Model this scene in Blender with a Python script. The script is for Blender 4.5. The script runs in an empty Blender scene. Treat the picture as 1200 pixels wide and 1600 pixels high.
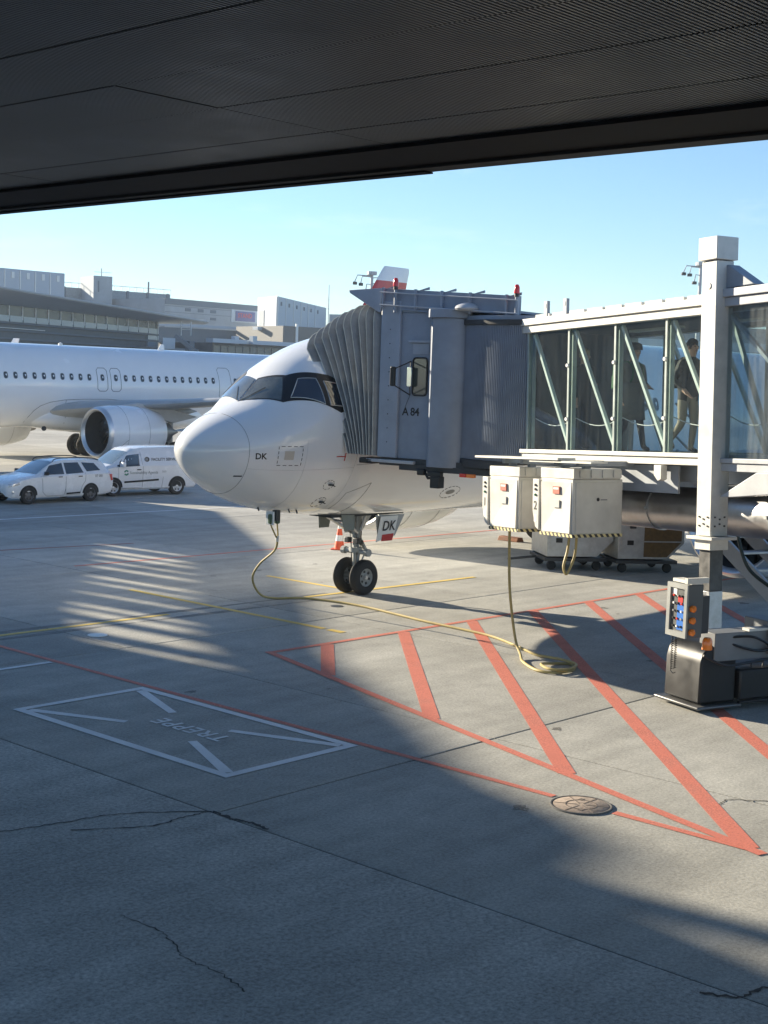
import bpy, bmesh, math, random
from mathutils import Vector, Matrix
from mathutils.bvhtree import BVHTree
random.seed(7)
S = bpy.context.scene
COL = S.collection
# ------------------------------------------------------------------ camera
# world: +X runs aft along the aircraft stands, +Y across them, z = 0 is the apron
HEAD, PITCH, ROLL, EYE = .833696874, .0932589553, .0338604801, 4.7074
cam_data = bpy.data.cameras.new('camera'); cam = bpy.data.objects.new('camera', cam_data); COL.objects.link(cam)
cam_data.sensor_fit = 'HORIZONTAL'; cam_data.sensor_width = 36; cam_data.lens = 2220 / 1200 * 36
cam_data.clip_start = .1; cam_data.clip_end = 6000
cam.matrix_world = (Matrix.Translation((0, 0, EYE)) @ Matrix.Rotation(-HEAD, 4, 'Z')
                    @ Matrix.Rotation(math.pi / 2 - PITCH, 4, 'X') @ Matrix.Rotation(ROLL, 4, 'Z'))
S.camera = cam
# ------------------------------------------------------------------ light
SUN_EL = math.radians(16.4)
LX, LY = .112, -.9937                      # way the light travels over the apron
world = bpy.data.worlds.new('World'); S.world = world; world.use_nodes = True
wn, wl = world.node_tree.nodes, world.node_tree.links
wn.clear()
wo = wn.new('ShaderNodeOutputWorld'); wb = wn.new('ShaderNodeBackground'); sky = wn.new('ShaderNodeTexSky')
sky.sky_type = 'NISHITA'; sky.sun_disc = False; sky.sun_elevation = SUN_EL
sky.sun_rotation = math.atan2(-LX, -LY)
sky.air_density = 1.0; sky.dust_density = 0.0; sky.ozone_density = 4.0; sky.altitude = 400
wb.inputs['Strength'].default_value = .076
wtc = wn.new('ShaderNodeTexCoord'); wmap = wn.new('ShaderNodeMapping'); wmap.inputs['Scale'].default_value = (3, 3, 16)
wnz = wn.new('ShaderNodeTexNoise'); wnz.inputs['Scale'].default_value = 2.2; wnz.inputs['Detail'].default_value = 6; wnz.inputs['Roughness'].default_value = .62
wrp = wn.new('ShaderNodeValToRGB'); wrp.color_ramp.elements[0].position = .58; wrp.color_ramp.elements[1].position = .82
wrp.color_ramp.elements[1].color = (.2, .2, .2, 1)
wmx = wn.new('ShaderNodeMix'); wmx.data_type = 'RGBA'; wmx.inputs['B'].default_value = (6.5, 6.8, 7.0, 1)
wl.new(wtc.outputs['Generated'], wmap.inputs['Vector']); wl.new(wmap.outputs[0], wnz.inputs['Vector'])
wl.new(wnz.outputs['Fac'], wrp.inputs['Fac']); wl.new(wrp.outputs['Color'], wmx.inputs['Factor'])
wl.new(sky.outputs[0], wmx.inputs['A']); wl.new(wmx.outputs['Result'], wb.inputs['Color']); wl.new(wb.outputs[0], wo.inputs[0])
sun_d = bpy.data.lights.new('sun', 'SUN'); sun = bpy.data.objects.new('sun', sun_d); COL.objects.link(sun)
sun_d.energy = 5.0; sun_d.angle = math.radians(.45); sun_d.color = (1, .88, .68)
sun.rotation_euler = Vector((LX * math.cos(SUN_EL), LY * math.cos(SUN_EL), -math.sin(SUN_EL))).to_track_quat('-Z', 'Y').to_euler()
sun.location = (-10, 80, 60)
S.view_settings.view_transform = 'Standard'; S.view_settings.look = 'None'; S.view_settings.gamma = 1
S.view_settings.exposure = 1.4; S.view_settings.use_curve_mapping = False
S.cycles.max_bounces = 7; S.cycles.diffuse_bounces = 3; S.cycles.glossy_bounces = 3; S.cycles.transparent_max_bounces = 12; S.cycles.caustics_reflective = False; S.cycles.caustics_refractive = False
# ------------------------------------------------------------------ materials
MATS = {}
def mat(name, col, rough=.5, metal=0., var=0., scale=3., bump=0., bscale=60., coat=0., spec=.5, world_co=False, tint=None, ior=None, emit=0):
    if name in MATS: return MATS[name]
    m = bpy.data.materials.new(name); m.use_nodes = True; nt = m.node_tree; n, l = nt.nodes, nt.links
    b = n['Principled BSDF']
    b.inputs['Base Color'].default_value = (*col, 1); b.inputs['Roughness'].default_value = rough; b.inputs['Metallic'].default_value = metal
    b.inputs['Coat Weight'].default_value = coat; b.inputs['Coat Roughness'].default_value = .06; b.inputs['Specular IOR Level'].default_value = spec
    if emit: b.inputs['Emission Color'].default_value = (*col, 1); b.inputs['Emission Strength'].default_value = emit
    if var or bump:
        if world_co: src = n.new('ShaderNodeNewGeometry').outputs['Position']
        else: src = n.new('ShaderNodeTexCoord').outputs['Object']
    if var:
        z = n.new('ShaderNodeTexNoise'); z.inputs['Scale'].default_value = scale; z.inputs['Detail'].default_value = 7; z.inputs['Roughness'].default_value = .6
        r = n.new('ShaderNodeMapRange'); r.inputs['From Min'].default_value = .3; r.inputs['From Max'].default_value = .7
        r.inputs['To Min'].default_value = 1 - var; r.inputs['To Max'].default_value = 1 + var * .6
        x = n.new('ShaderNodeMix'); x.data_type = 'RGBA'; x.blend_type = 'MULTIPLY'; x.inputs['Factor'].default_value = 1
        x.inputs['A'].default_value = (*col, 1)
        l.new(src, z.inputs['Vector']); l.new(z.outputs['Fac'], r.inputs['Value']); l.new(r.outputs[0], x.inputs['B']); l.new(x.outputs['Result'], b.inputs['Base Color'])
        r2 = n.new('ShaderNodeMapRange'); r2.inputs['From Min'].default_value = .3; r2.inputs['From Max'].default_value = .7
        r2.inputs['To Min'].default_value = max(rough - .08, .02); r2.inputs['To Max'].default_value = min(rough + .12, 1)
        l.new(z.outputs['Fac'], r2.inputs['Value']); l.new(r2.outputs[0], b.inputs['Roughness'])
    if bump:
        z2 = n.new('ShaderNodeTexNoise'); z2.inputs['Scale'].default_value = bscale; z2.inputs['Detail'].default_value = 4
        bp = n.new('ShaderNodeBump'); bp.inputs['Strength'].default_value = bump; bp.inputs['Distance'].default_value = .01
        l.new(src, z2.inputs['Vector']); l.new(z2.outputs['Fac'], bp.inputs['Height']); l.new(bp.outputs[0], b.inputs['Normal'])
    MATS[name] = m
    return m
def glass(name, tint=(.9, .95, .95), refl=1.0, rough=.02, dirt=.0):
    if name in MATS: return MATS[name]
    m = bpy.data.materials.new(name); m.use_nodes = True; n, l = m.node_tree.nodes, m.node_tree.links; n.clear()
    o = n.new('ShaderNodeOutputMaterial'); t = n.new('ShaderNodeBsdfTransparent'); g = n.new('ShaderNodeBsdfGlossy'); x = n.new('ShaderNodeMixShader')
    lw = n.new('ShaderNodeLayerWeight'); lw.inputs['Blend'].default_value = .5      # Facing: 0 face on, 1 edge on, both sides alike
    pw = n.new('ShaderNodeMath'); pw.operation = 'POWER'; pw.inputs[1].default_value = 4.5; l.new(lw.outputs['Facing'], pw.inputs[0])
    f = n.new('ShaderNodeMath'); f.operation = 'MULTIPLY_ADD'; f.inputs[1].default_value = .9; f.inputs[2].default_value = .035; l.new(pw.outputs[0], f.inputs[0])
    k = n.new('ShaderNodeMath'); k.operation = 'MULTIPLY'; k.inputs[1].default_value = refl; k.use_clamp = True
    t.inputs['Color'].default_value = (*tint, 1); g.inputs['Roughness'].default_value = rough; g.inputs['Color'].default_value = (.95, .97, 1, 1)
    l.new(f.outputs[0], k.inputs[0]); l.new(k.outputs[0], x.inputs['Fac']); l.new(t.outputs[0], x.inputs[1]); l.new(g.outputs[0], x.inputs[2])
    last = x
    if dirt:
        tc = n.new('ShaderNodeNewGeometry'); mp = n.new('ShaderNodeMapping'); mp.inputs['Scale'].default_value = (9, 9, .8)
        z = n.new('ShaderNodeTexNoise'); z.inputs['Scale'].default_value = 1.5; z.inputs['Detail'].default_value = 6
        r = n.new('ShaderNodeMapRange'); r.inputs['From Min'].default_value = .4; r.inputs['From Max'].default_value = .75; r.inputs['To Min'].default_value = dirt * .25; r.inputs['To Max'].default_value = dirt
        d = n.new('ShaderNodeBsdfDiffuse'); d.inputs['Color'].default_value = (.45, .47, .46, 1); y = n.new('ShaderNodeMixShader')
        l.new(tc.outputs['Position'], mp.inputs['Vector']); l.new(mp.outputs[0], z.inputs['Vector']); l.new(z.outputs['Fac'], r.inputs['Value'])
        l.new(r.outputs[0], y.inputs['Fac']); l.new(x.outputs[0], y.inputs[1]); l.new(d.outputs[0], y.inputs[2]); last = y
    l.new(last.outputs[0], o.inputs[0])
    MATS[name] = m
    return m
def concrete(name, col, speck=.36, coarse=26., bump=.22, slabvar=.13):
    m = bpy.data.materials.new(name); m.use_nodes = True; n, l = m.node_tree.nodes, m.node_tree.links; b = n['Principled BSDF']
    pos = n.new('ShaderNodeNewGeometry').outputs['Position']
    def noise(sc, det=6, rg=.6):
        z = n.new('ShaderNodeTexNoise'); z.inputs['Scale'].default_value = sc; z.inputs['Detail'].default_value = det; z.inputs['Roughness'].default_value = rg
        l.new(pos, z.inputs['Vector']); return z.outputs['Fac']
    def rng(v, a, c, lo=.3, hi=.7):
        r = n.new('ShaderNodeMapRange'); r.inputs['From Min'].default_value = lo; r.inputs['From Max'].default_value = hi
        r.inputs['To Min'].default_value = a; r.inputs['To Max'].default_value = c; l.new(v, r.inputs['Value']); return r.outputs[0]
    def mul(a, c):
        q = n.new('ShaderNodeMath'); q.operation = 'MULTIPLY'; l.new(a, q.inputs[0]); l.new(c, q.inputs[1]); return q.outputs[0]
    big = rng(noise(.32, 3), .84, 1.1); mid = rng(noise(2.2, 5, .75), .86, 1.1); fine = rng(noise(coarse, 4, .85), 1 - speck, 1 + speck)
    oi = n.new('ShaderNodeObjectInfo'); per = rng(oi.outputs['Random'], 1 - slabvar, 1 + slabvar, 0, 1)
    # dark oil spots
    vo = n.new('ShaderNodeTexVoronoi'); vo.inputs['Scale'].default_value = .55; l.new(pos, vo.inputs['Vector'])
    spot = rng(vo.outputs['Distance'], .72, 1.0, .02, .085)
    mpt = n.new('ShaderNodeMapping'); mpt.inputs['Scale'].default_value = (.25, 2.4, 1); l.new(pos, mpt.inputs['Vector'])
    zt = n.new('ShaderNodeTexNoise'); zt.inputs['Scale'].default_value = .8; zt.inputs['Detail'].default_value = 3; l.new(mpt.outputs[0], zt.inputs['Vector'])
    streak = rng(zt.outputs['Fac'], .88, 1.05, .35, .6)
    v = mul(mul(mul(big, mid), mul(fine, per)), mul(spot, streak))
    x = n.new('ShaderNodeMix'); x.data_type = 'RGBA'; x.blend_type = 'MULTIPLY'; x.inputs['Factor'].default_value = 1; x.inputs['A'].default_value = (*col, 1)
    l.new(v, x.inputs['B']); l.new(x.outputs['Result'], b.inputs['Base Color'])
    b.inputs['Roughness'].default_value = .82; b.inputs['Specular IOR Level'].default_value = .35
    bp = n.new('ShaderNodeBump'); bp.inputs['Strength'].default_value = bump; bp.inputs['Distance'].default_value = .012
    z3 = noise(coarse * .8, 2, .7); l.new(z3, bp.inputs['Height']); l.new(bp.outputs[0], b.inputs['Normal'])
    MATS[name] = m
    return m
def paint(name, col, wear=.35):
    m = bpy.data.materials.new(name); m.use_nodes = True; n, l = m.node_tree.nodes, m.node_tree.links; b = n['Principled BSDF']
    pos = n.new('ShaderNodeNewGeometry').outputs['Position']
    b.inputs['Roughness'].default_value = .7
    z = n.new('ShaderNodeTexNoise'); z.inputs['Scale'].default_value = 38; z.inputs['Detail'].default_value = 6; z.inputs['Roughness'].default_value = .75
    z2 = n.new('ShaderNodeTexNoise'); z2.inputs['Scale'].default_value = 1.6; z2.inputs['Detail'].default_value = 4
    l.new(pos, z.inputs['Vector']); l.new(pos, z2.inputs['Vector'])
    a = n.new('ShaderNodeMath'); a.operation = 'MULTIPLY_ADD'; a.inputs[1].default_value = .7; l.new(z2.outputs['Fac'], a.inputs[0]); l.new(z.outputs['Fac'], a.inputs[2])
    r = n.new('ShaderNodeMapRange'); r.inputs['From Min'].default_value = .78; r.inputs['From Max'].default_value = 1.12; r.inputs['To Min'].default_value = 0.03; r.inputs['To Max'].default_value = wear * 2
    l.new(a.outputs[0], r.inputs['Value'])
    r3 = n.new('ShaderNodeMapRange'); r3.inputs['From Min'].default_value = .3; r3.inputs['From Max'].default_value = .7; r3.inputs['To Min'].default_value = .82; r3.inputs['To Max'].default_value = 1.08
    l.new(z2.outputs['Fac'], r3.inputs['Value'])
    x = n.new('ShaderNodeMix'); x.data_type = 'RGBA'; x.blend_type = 'MULTIPLY'; x.inputs['Factor'].default_value = 1; x.inputs['A'].default_value = (*col, 1)
    l.new(r3.outputs[0], x.inputs['B']); l.new(x.outputs['Result'], b.inputs['Base Color'])
    t = n.new('ShaderNodeBsdfTransparent'); mx = n.new('ShaderNodeMixShader'); o = n['Material Output']
    l.new(r.outputs[0], mx.inputs['Fac']); l.new(b.outputs[0], mx.inputs[1]); l.new(t.outputs[0], mx.inputs[2]); l.new(mx.outputs[0], o.inputs[0])
    MATS[name] = m
    return m
CONC = concrete('apron_concrete', (.385, .378, .345)); CONC2 = concrete('coarse_concrete', (.52, .51, .47), speck=.5, coarse=22., bump=.3)
FARC = concrete('far_concrete', (.385, .378, .345), slabvar=0)
RED = paint('red_paint', (.72, .22, .155), .26); YEL = paint('yellow_paint', (.80, .58, .14), .12); WHT = paint('white_paint', (.90, .90, .90), .08)
OLDR = paint('faded_red_paint', (.42, .12, .09), .6)
MARK = paint('rubber_mark', (.22, .215, .20), .8); OIL = paint('oil_stain', (.2, .19, .17), .75)
JOINT = mat('joint_sealant', (.035, .034, .032), .8)
# ------------------------------------------------------------------ mesh helpers
def wmat(o):
    return (wmat(o.parent) @ o.matrix_parent_inverse if o.parent else Matrix.Identity(4)) @ o.matrix_basis
def attach(o, parent, local=False):
    if parent is not None:
        o.parent = parent
        if not local: o.matrix_parent_inverse = wmat(parent).inverted()
    return o
def tag(o, label=None, cat=None, group=None, kind=None):
    if label: o['label'] = label
    if cat: o['category'] = cat
    if group: o['group'] = group
    if kind: o['kind'] = kind
    return o
def empty(name, loc=(0, 0, 0), rz=0, label=None, cat=None, group=None):
    o = bpy.data.objects.new(name, None); COL.objects.link(o); o.location = loc; o.rotation_euler = (0, 0, rz); o.empty_display_size = .3
    return tag(o, label, cat, group)
class MB:
    def __init__(s, T=None): s.v = []; s.f = []; s.T = T or Matrix.Identity(4)
    def add(s, vs, fs):
        k = len(s.v); s.v += [s.T @ Vector(v) for v in vs]; s.f += [tuple(i + k for i in f) for f in fs]; return s
    def box(s, c, d, R=None):
        x, y, z = d[0] / 2, d[1] / 2, d[2] / 2
        vs = [Vector((a * x, b * y, e * z)) for e in (-1, 1) for a, b in ((-1, -1), (1, -1), (1, 1), (-1, 1))]
        if R is not None: vs = [R @ v for v in vs]
        return s.add([v + Vector(c) for v in vs], [(3, 2, 1, 0), (4, 5, 6, 7), (0, 1, 5, 4), (1, 2, 6, 5), (2, 3, 7, 6), (3, 0, 4, 7)])
    def b2(s, a, b): return s.box([(a[i] + b[i]) / 2 for i in range(3)], [abs(b[i] - a[i]) for i in range(3)])
    def bar(s, a, b, w, h, up=(0, 0, 1)):
        a, b = Vector(a), Vector(b); d = b - a; L = d.length; d.normalize(); u = Vector(up)
        if abs(d.dot(u)) > .99: u = Vector((0, 1, 0))
        r = d.cross(u).normalized(); u = r.cross(d)
        R = Matrix((d, r, u)).transposed()
        return s.box((a + b) / 2, (L, w, h), R)
    def prism(s, poly, d, n=None):
        """poly: list of 3-D points (planar), extruded by vector d"""
        d = Vector(d); p = [Vector(q) for q in poly]; k = len(p)
        return s.add(p + [q + d for q in p], [tuple(range(k))[::-1], tuple(range(k, 2 * k))] + [(i, (i + 1) % k, k + (i + 1) % k, k + i) for i in range(k)])
    def tube(s, path, r, seg=8, caps=True, closed=False):
        P = [Vector(p) for p in path]; n = len(P); rr = r if isinstance(r, (list, tuple)) else [r] * n
        prev = None; vs = []; fs = []
        for i, p in enumerate(P):
            t = (P[(i + 1) % n] - P[i - 1]) if closed else (P[min(i + 1, n - 1)] - P[max(i - 1, 0)])
            t.normalize()
            if prev is None:
                a = Vector((0, 0, 1)) if abs(t.z) < .9 else Vector((1, 0, 0)); u = t.cross(a).normalized()
            else: u = (prev - t * prev.dot(t)).normalized()
            w = t.cross(u); prev = u
            for k in range(seg):
                g = 2 * math.pi * k / seg; vs.append(p + (u * math.cos(g) + w * math.sin(g)) * rr[i])
        m = n if closed else n - 1
        for i in range(m):
            j = (i + 1) % n
            for k in range(seg): fs.append((i * seg + k, i * seg + (k + 1) % seg, j * seg + (k + 1) % seg, j * seg + k))
        if caps and not closed: fs += [tuple(range(seg))[::-1], tuple(range((n - 1) * seg, n * seg))]
        return s.add(vs, fs)
    def lathe(s, prof, seg=32, M=None, caps=True, a0=0, a1=2 * math.pi):
        """prof: (axial, radius) along local +X"""
        M = M or Matrix.Identity(4); full = abs(a1 - a0 - 2 * math.pi) < 1e-6; n = seg if full else seg + 1; vs = []; fs = []
        for x, r in prof:
            for k in range(n):
                g = a0 + (a1 - a0) * k / seg; vs.append(M @ Vector((x, r * math.cos(g), r * math.sin(g))))
        for i in range(len(prof) - 1):
            for k in range(seg):
                q = (k + 1) % n; fs.append((i * n + k, i * n + q, (i + 1) * n + q, (i + 1) * n + k))
        if caps and full:
            if prof[0][1] > 1e-4: fs.append(tuple(range(n))[::-1])
            if prof[-1][1] > 1e-4: fs.append(tuple(range((len(prof) - 1) * n, len(prof) * n)))
        return s.add(vs, fs)
    def grid(s, rows, closed=False):
        m = len(rows[0]); vs = [p for r in rows for p in r]; fs = []
        for i in range(len(rows) - 1):
            for k in range(m if closed else m - 1):
                q = (k + 1) % m; fs.append((i * m + k, i * m + q, (i + 1) * m + q, (i + 1) * m + k))
        return s.add(vs, fs)
    def build(s, name, material, parent=None, smooth=False, bevel=0, angle=35, local=False, fix=True, seg=2, solid=0):
        me = bpy.data.meshes.new(name); me.from_pydata([tuple(v) for v in s.v], [], s.f)
        if fix:
            bm = bmesh.new(); bm.from_mesh(me); bmesh.ops.remove_doubles(bm, verts=bm.verts, dist=1e-5)
            bmesh.ops.recalc_face_normals(bm, faces=bm.faces); bm.to_mesh(me); bm.free()
        me.materials.append(material)
        if smooth or bevel:
            for p in me.polygons: p.use_smooth = True
            me.set_sharp_from_angle(angle=math.radians(angle))
        o = bpy.data.objects.new(name, me); COL.objects.link(o); attach(o, parent, local)
        if solid:
            k = o.modifiers.new('thick', 'SOLIDIFY'); k.thickness = solid; k.offset = 0
        if bevel:
            k = o.modifiers.new('bevel', 'BEVEL'); k.width = bevel; k.segments = seg; k.limit_method = 'ANGLE'; k.angle_limit = math.radians(40); k.harden_normals = False
        return o
def dup(o, parent=None, local=True):
    c = o.copy(); COL.objects.link(c)
    if parent is not None: c.parent = parent
    return c
def copy_tree(o, parent=None):
    c = o.copy(); COL.objects.link(c); c.parent = parent
    for ch in list(o.children): copy_tree(ch, c)
    return c
def text_mesh(body, size, bold=0.0, ext=0.0, align='LEFT', shear=0., space=1.):
    cu = bpy.data.curves.new('txt', 'FONT'); cu.body = body; cu.size = size; cu.offset = bold; cu.extrude = ext; cu.align_x = align; cu.shear = shear; cu.space_character = space
    cu.resolution_u = 3
    o = bpy.data.objects.new('txt', cu); COL.objects.link(o)
    dg = bpy.context.evaluated_depsgraph_get(); dg.update()
    me = bpy.data.meshes.new_from_object(o.evaluated_get(dg)); bpy.data.objects.remove(o); bpy.data.curves.remove(cu)
    return me
def text(name, body, size, M, material, parent, bold=0., shear=0., align='LEFT', local=False, space=1., bvh=None, off=.004, normal=None):
    me = text_mesh(body, size, bold, 0, align, shear, space); me.transform(M)
    if bvh:
        nrm = (M.to_3x3() @ Vector((0, 0, 1))).normalized()
        bm = bmesh.new(); bm.from_mesh(me); bmesh.ops.triangulate(bm, faces=bm.faces)
        for v in bm.verts:
            h = bvh.ray_cast(v.co + nrm * 1.0, -nrm)
            if h[0]: v.co = h[0] + nrm * off
        bm.to_mesh(me); bm.free()
    me.name = name; me.materials.clear(); me.materials.append(material)
    o = bpy.data.objects.new(name, me); COL.objects.link(o); attach(o, parent, local); return o
def frame(o, x, y):
    """matrix with local X along x, local Y along y, origin o"""
    x = Vector(x).normalized(); y = Vector(y); z = x.cross(y).normalized(); y = z.cross(x)
    return Matrix(((x.x, y.x, z.x, o[0]), (x.y, y.y, z.y, o[1]), (x.z, y.z, z.z, o[2]), (0, 0, 0, 1)))
def bez(pts, n=8):
    """Catmull-Rom through pts"""
    P = [Vector(p) for p in pts]; out = []
    for i in range(len(P) - 1):
        a, b, c, d = P[max(i - 1, 0)], P[i], P[i + 1], P[min(i + 2, len(P) - 1)]
        for k in range(n):
            t = k / n; out.append(.5 * ((2 * b) + (c - a) * t + (2 * a - 5 * b + 4 * c - d) * t * t + (3 * b - a - 3 * c + d) * t ** 3))
    return out + [P[-1]]
WHITE = mat('white_paintwork', (.78, .78, .77), .32, var=.05, scale=2, coat=.3)
CREAM = mat('off_white_steel', (.66, .65, .60), .5, var=.14, scale=4, bump=.05)
GREY = mat('grey_steel', (.30, .33, .37), .45, var=.12, scale=3)
LGREY = mat('light_grey_steel', (.45, .47, .50), .42, var=.1, scale=3)
DARK = mat('dark_steel', (.045, .047, .05), .5, var=.2)
BLACK = mat('black_plastic', (.012, .012, .013), .4, var=.15)
RUBBER = mat('rubber', (.022, .022, .023), .75, var=.25, scale=9, bump=.1, bscale=40)
ALU = mat('brushed_metal', (.62, .62, .62), .32, 1., var=.12, scale=6)
STEEL = mat('galvanised_steel', (.5, .51, .52), .4, .9, var=.2, scale=8)
REDP = mat('red_plastic', (.62, .05, .03), .35); ORANGE = mat('orange_lens', (.85, .22, .02), .2, coat=.5)
SIGNW = mat('sign_white', (.8, .8, .78), .5); INK = mat('black_lettering', (.015, .016, .02), .5); REDINK = mat('red_lettering', (.5, .03, .03), .5)
DGLASS = mat('dark_glazing', (.012, .016, .02), .06, spec=.7, coat=.5)
# ================================================================== the setting
g = MB(); R_ = 1200
g.add([(-R_, -R_, -.05), (R_, -R_, -.05), (R_, R_, -.05), (-R_, R_, -.05)], [(0, 1, 2, 3)])
ground = tag(g.build('ground', FARC), kind='structure')
# apron slabs: joints 4.9 m apart along X, 7.95 m along Y, with open sealed joints between
JX, JY, GAP = 4.9, 7.95, .022
g = MB(); g.add([(-6, -6, -.012), (95, -6, -.012), (95, 110, -.012), (-6, 110, -.012)], [(0, 1, 2, 3)]); g.build('joint_sealant', JOINT, ground)
def slab_mesh(lx, ly, m):
    k = MB(); e = .012; t = .006
    a, b = lx / 2, ly / 2
    lo = [(-a, -b, -.03), (a, -b, -.03), (a, b, -.03), (-a, b, -.03)]; md = [(x, y, -t) for x, y, _ in lo]
    hi = [(-a + e, -b + e, 0), (a - e, -b + e, 0), (a - e, b - e, 0), (-a + e, b - e, 0)]
    k.add(lo + md + hi, [(8, 9, 10, 11)] + [(i, (i + 1) % 4, 4 + (i + 1) % 4, 4 + i) for i in range(4)] + [(4 + i, 4 + (i + 1) % 4, 8 + (i + 1) % 4, 8 + i) for i in range(4)])
    me = bpy.data.meshes.new('concrete_slab'); me.from_pydata([tuple(v) for v in k.v], [], k.f); me.materials.append(m); return me
sm = slab_mesh(JX - GAP, JY - GAP, CONC); sm2 = slab_mesh(JX * 1.5 - GAP, 15 - GAP, CONC2)
def slab(me, x, y):
    o = bpy.data.objects.new('concrete_slab', me); COL.objects.link(o); attach(o, ground); o.location = (x, y, .05 + random.uniform(-.0015, .0015)); return o
cnt = 0
for i in range(17):
    for j in range(-2, 12):
        x = 9.9 + JX * (i + .5); y = 11.3 + JY * (j + .5); ang = math.degrees(math.atan2(y, x))
        d = math.hypot(x, y)
        if not (10 < ang < 74) and d > 26: continue
        if x > 92 or cnt >= 215: continue
        o = slab(sm, x, y); o.location.z -= .05; cnt += 1
for i in range(2):
    for j in range(-1, 2):
        o = slab(sm2, 9.9 - JX * 1.5 * (i + .5), 1.6 + 15 * (j + .5)); o.location.z -= .05
# --- painted markings (each its own sheet, 4 mm over the slabs)
def stripe(name, a, b, w, m, z=.006, w2=None):
    a, b = Vector(a), Vector(b); d = (b - a).normalized(); n = Vector((-d.y, d.x)) / 2; w2 = w2 or w
    k = MB(); N = max(1, int((b - a).length / 1.2)); rows = []
    for i in range(N + 1):
        t = i / N; p = a.lerp(b, t); ww = w + (w2 - w) * t; q1 = p + n * ww; q2 = p - n * ww
        rows.append([(q1.x, q1.y, z), (q2.x, q2.y, z)])
    k.grid(rows); return k.build(name, m, ground, fix=False)
RL = 'painted_red_line'
stripe(RL, (16.45, 17.42), (40, 17.3), .13, RED)
stripe(RL, (16.45, 17.5), (13.15, 6.55), .14, RED, z=.0085)

stripe(RL, (13.2, 45), (13.2, 9.2), .11, RED); stripe(RL, (13.2, 8.38), (13.2, 6.6), .12, RED)
for xs in range(7):
    x0 = 17.75 + 2.03 * xs; ymin = 13.2
    # 45 degree hatch running from the far border towards the near one
    X0 = (x0, 17.36); t = 1.85 + xs * 2.85 if xs < 4 else 12.
    ends = {0: 1.86, 1: 4.8, 2: 7.7, 3: 10.6}
    t = ends.get(xs, 13.5)
    stripe('painted_red_hatch', (X0[0], X0[1]), (X0[0] - t, X0[1] - t), .23, RED, z=.004 + .0002 * xs)
stripe(RL, (20, 28.1), (75, 27.2), .12, RED)
stripe('faded_red_line', (24.0, 31.0), (10, 33), .12, OLDR)
YL = 'painted_yellow_line'
stripe(YL, (18.82, 24.4), (18.82, 18.5), .15, YEL); stripe('painted_yellow_box', (18.82, 18.38), (18.82, 18.0), .17, YEL)
stripe(YL, (4, 21.46), (17.5, 21.46), .13, YEL); stripe(YL, (22.75, 24.3), (22.75, 21.9), .14, YEL)
stripe(YL, (21.2, 21.44), (26.8, 21.3), .14, YEL, z=.0085)
WL = 'painted_white_line'
stripe(WL, (5, 19.0), (13.1, 19.0), .11, WHT, z=.0085); stripe(WL, (5, 38.5), (45, 37.4), .14, WHT); stripe(WL, (10, 52), (70, 50.5), .14, WHT)
x0, x1, y0, y1 = 10.92, 13.04, 12.27, 16.58; w = .13
stripe(WL, (x0, y0 - w / 2), (x0, y1 + w / 2), w, WHT, z=.0085); stripe(WL, (x1, y0 - w / 2), (x1, y1 + w / 2), w, WHT, z=.0085)
stripe(WL, (x0 + w / 2, y0), (x1 - w / 2, y0), w, WHT, z=.0085); stripe(WL, (x0 + w / 2, y1), (x1 - w / 2, y1), w, WHT, z=.0085)
for (a, b) in (((x1 - .1, y1 - .1), (12.42, 15.1)), ((x0 + .1, y1 - .1), (11.62, 15.1)), ((x0 + .1, y0 + .1), (11.64, 13.75)), ((x1 - .1, y0 + .1), (12.36, 13.85))):
    stripe('painted_white_tick', a, b, .15, WHT, w2=.12)
text('painted_word', 'TREPPE', .40, frame((12.14, 13.52, .0085), (0, 1, 0), (-1, 0, 0)) @ Matrix.Scale(1.0, 4), WHT, ground, bold=.006, space=1.12)
k = MB(); k.lathe([(0, .0), (0, .18), (.012, .175), (.013, 0)], 28, Matrix.Translation((15.08, 20.46, .004)) @ Matrix.Rotation(-math.pi / 2, 4, 'Y')); k.build('painted_white_disc', mat('white_disc', (.8, .8, .78), .5), ground, smooth=True)
# tyre marks and drips
def trail(pts, w, m, z=.0026):
    P = bez([(*p, 0) for p in pts], 10); rows = []
    for i, p in enumerate(P):
        d = (P[min(i + 1, len(P) - 1)] - P[max(i - 1, 0)]).normalized(); ww = w / 2 * (.75 + .35 * math.sin(i * .7)); rows.append([(p.x - d.y * ww, p.y + d.x * ww, z), (p.x + d.y * ww, p.y - d.x * ww, z)])
    k = MB(); k.grid(rows); k.build('tyre_mark', m, ground, fix=False)
for dy in (-.27, .27): trail([(8, 21.3 + dy), (14, 21.42 + dy), (18, 21.35 + dy), (22, 21.28 + dy)], .2, MARK)
for i in range(26):
    x, y, r0 = random.uniform(10, 30), random.uniform(6, 27), random.uniform(.03, .11); k = MB(); n_ = 18; P = [(x + r0 * (1 + .35 * math.sin(3 * a + i) + .2 * math.sin(5 * a)) * math.cos(a), y + r0 * (1 + .3 * math.sin(2 * a + i)) * math.sin(a), .0034 + i * .00002) for a in [2 * math.pi * q / n_ for q in range(n_)]]
    k.add(P, [tuple(range(n_))]); k.build('oil_stain', OIL, ground, fix=False)
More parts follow.
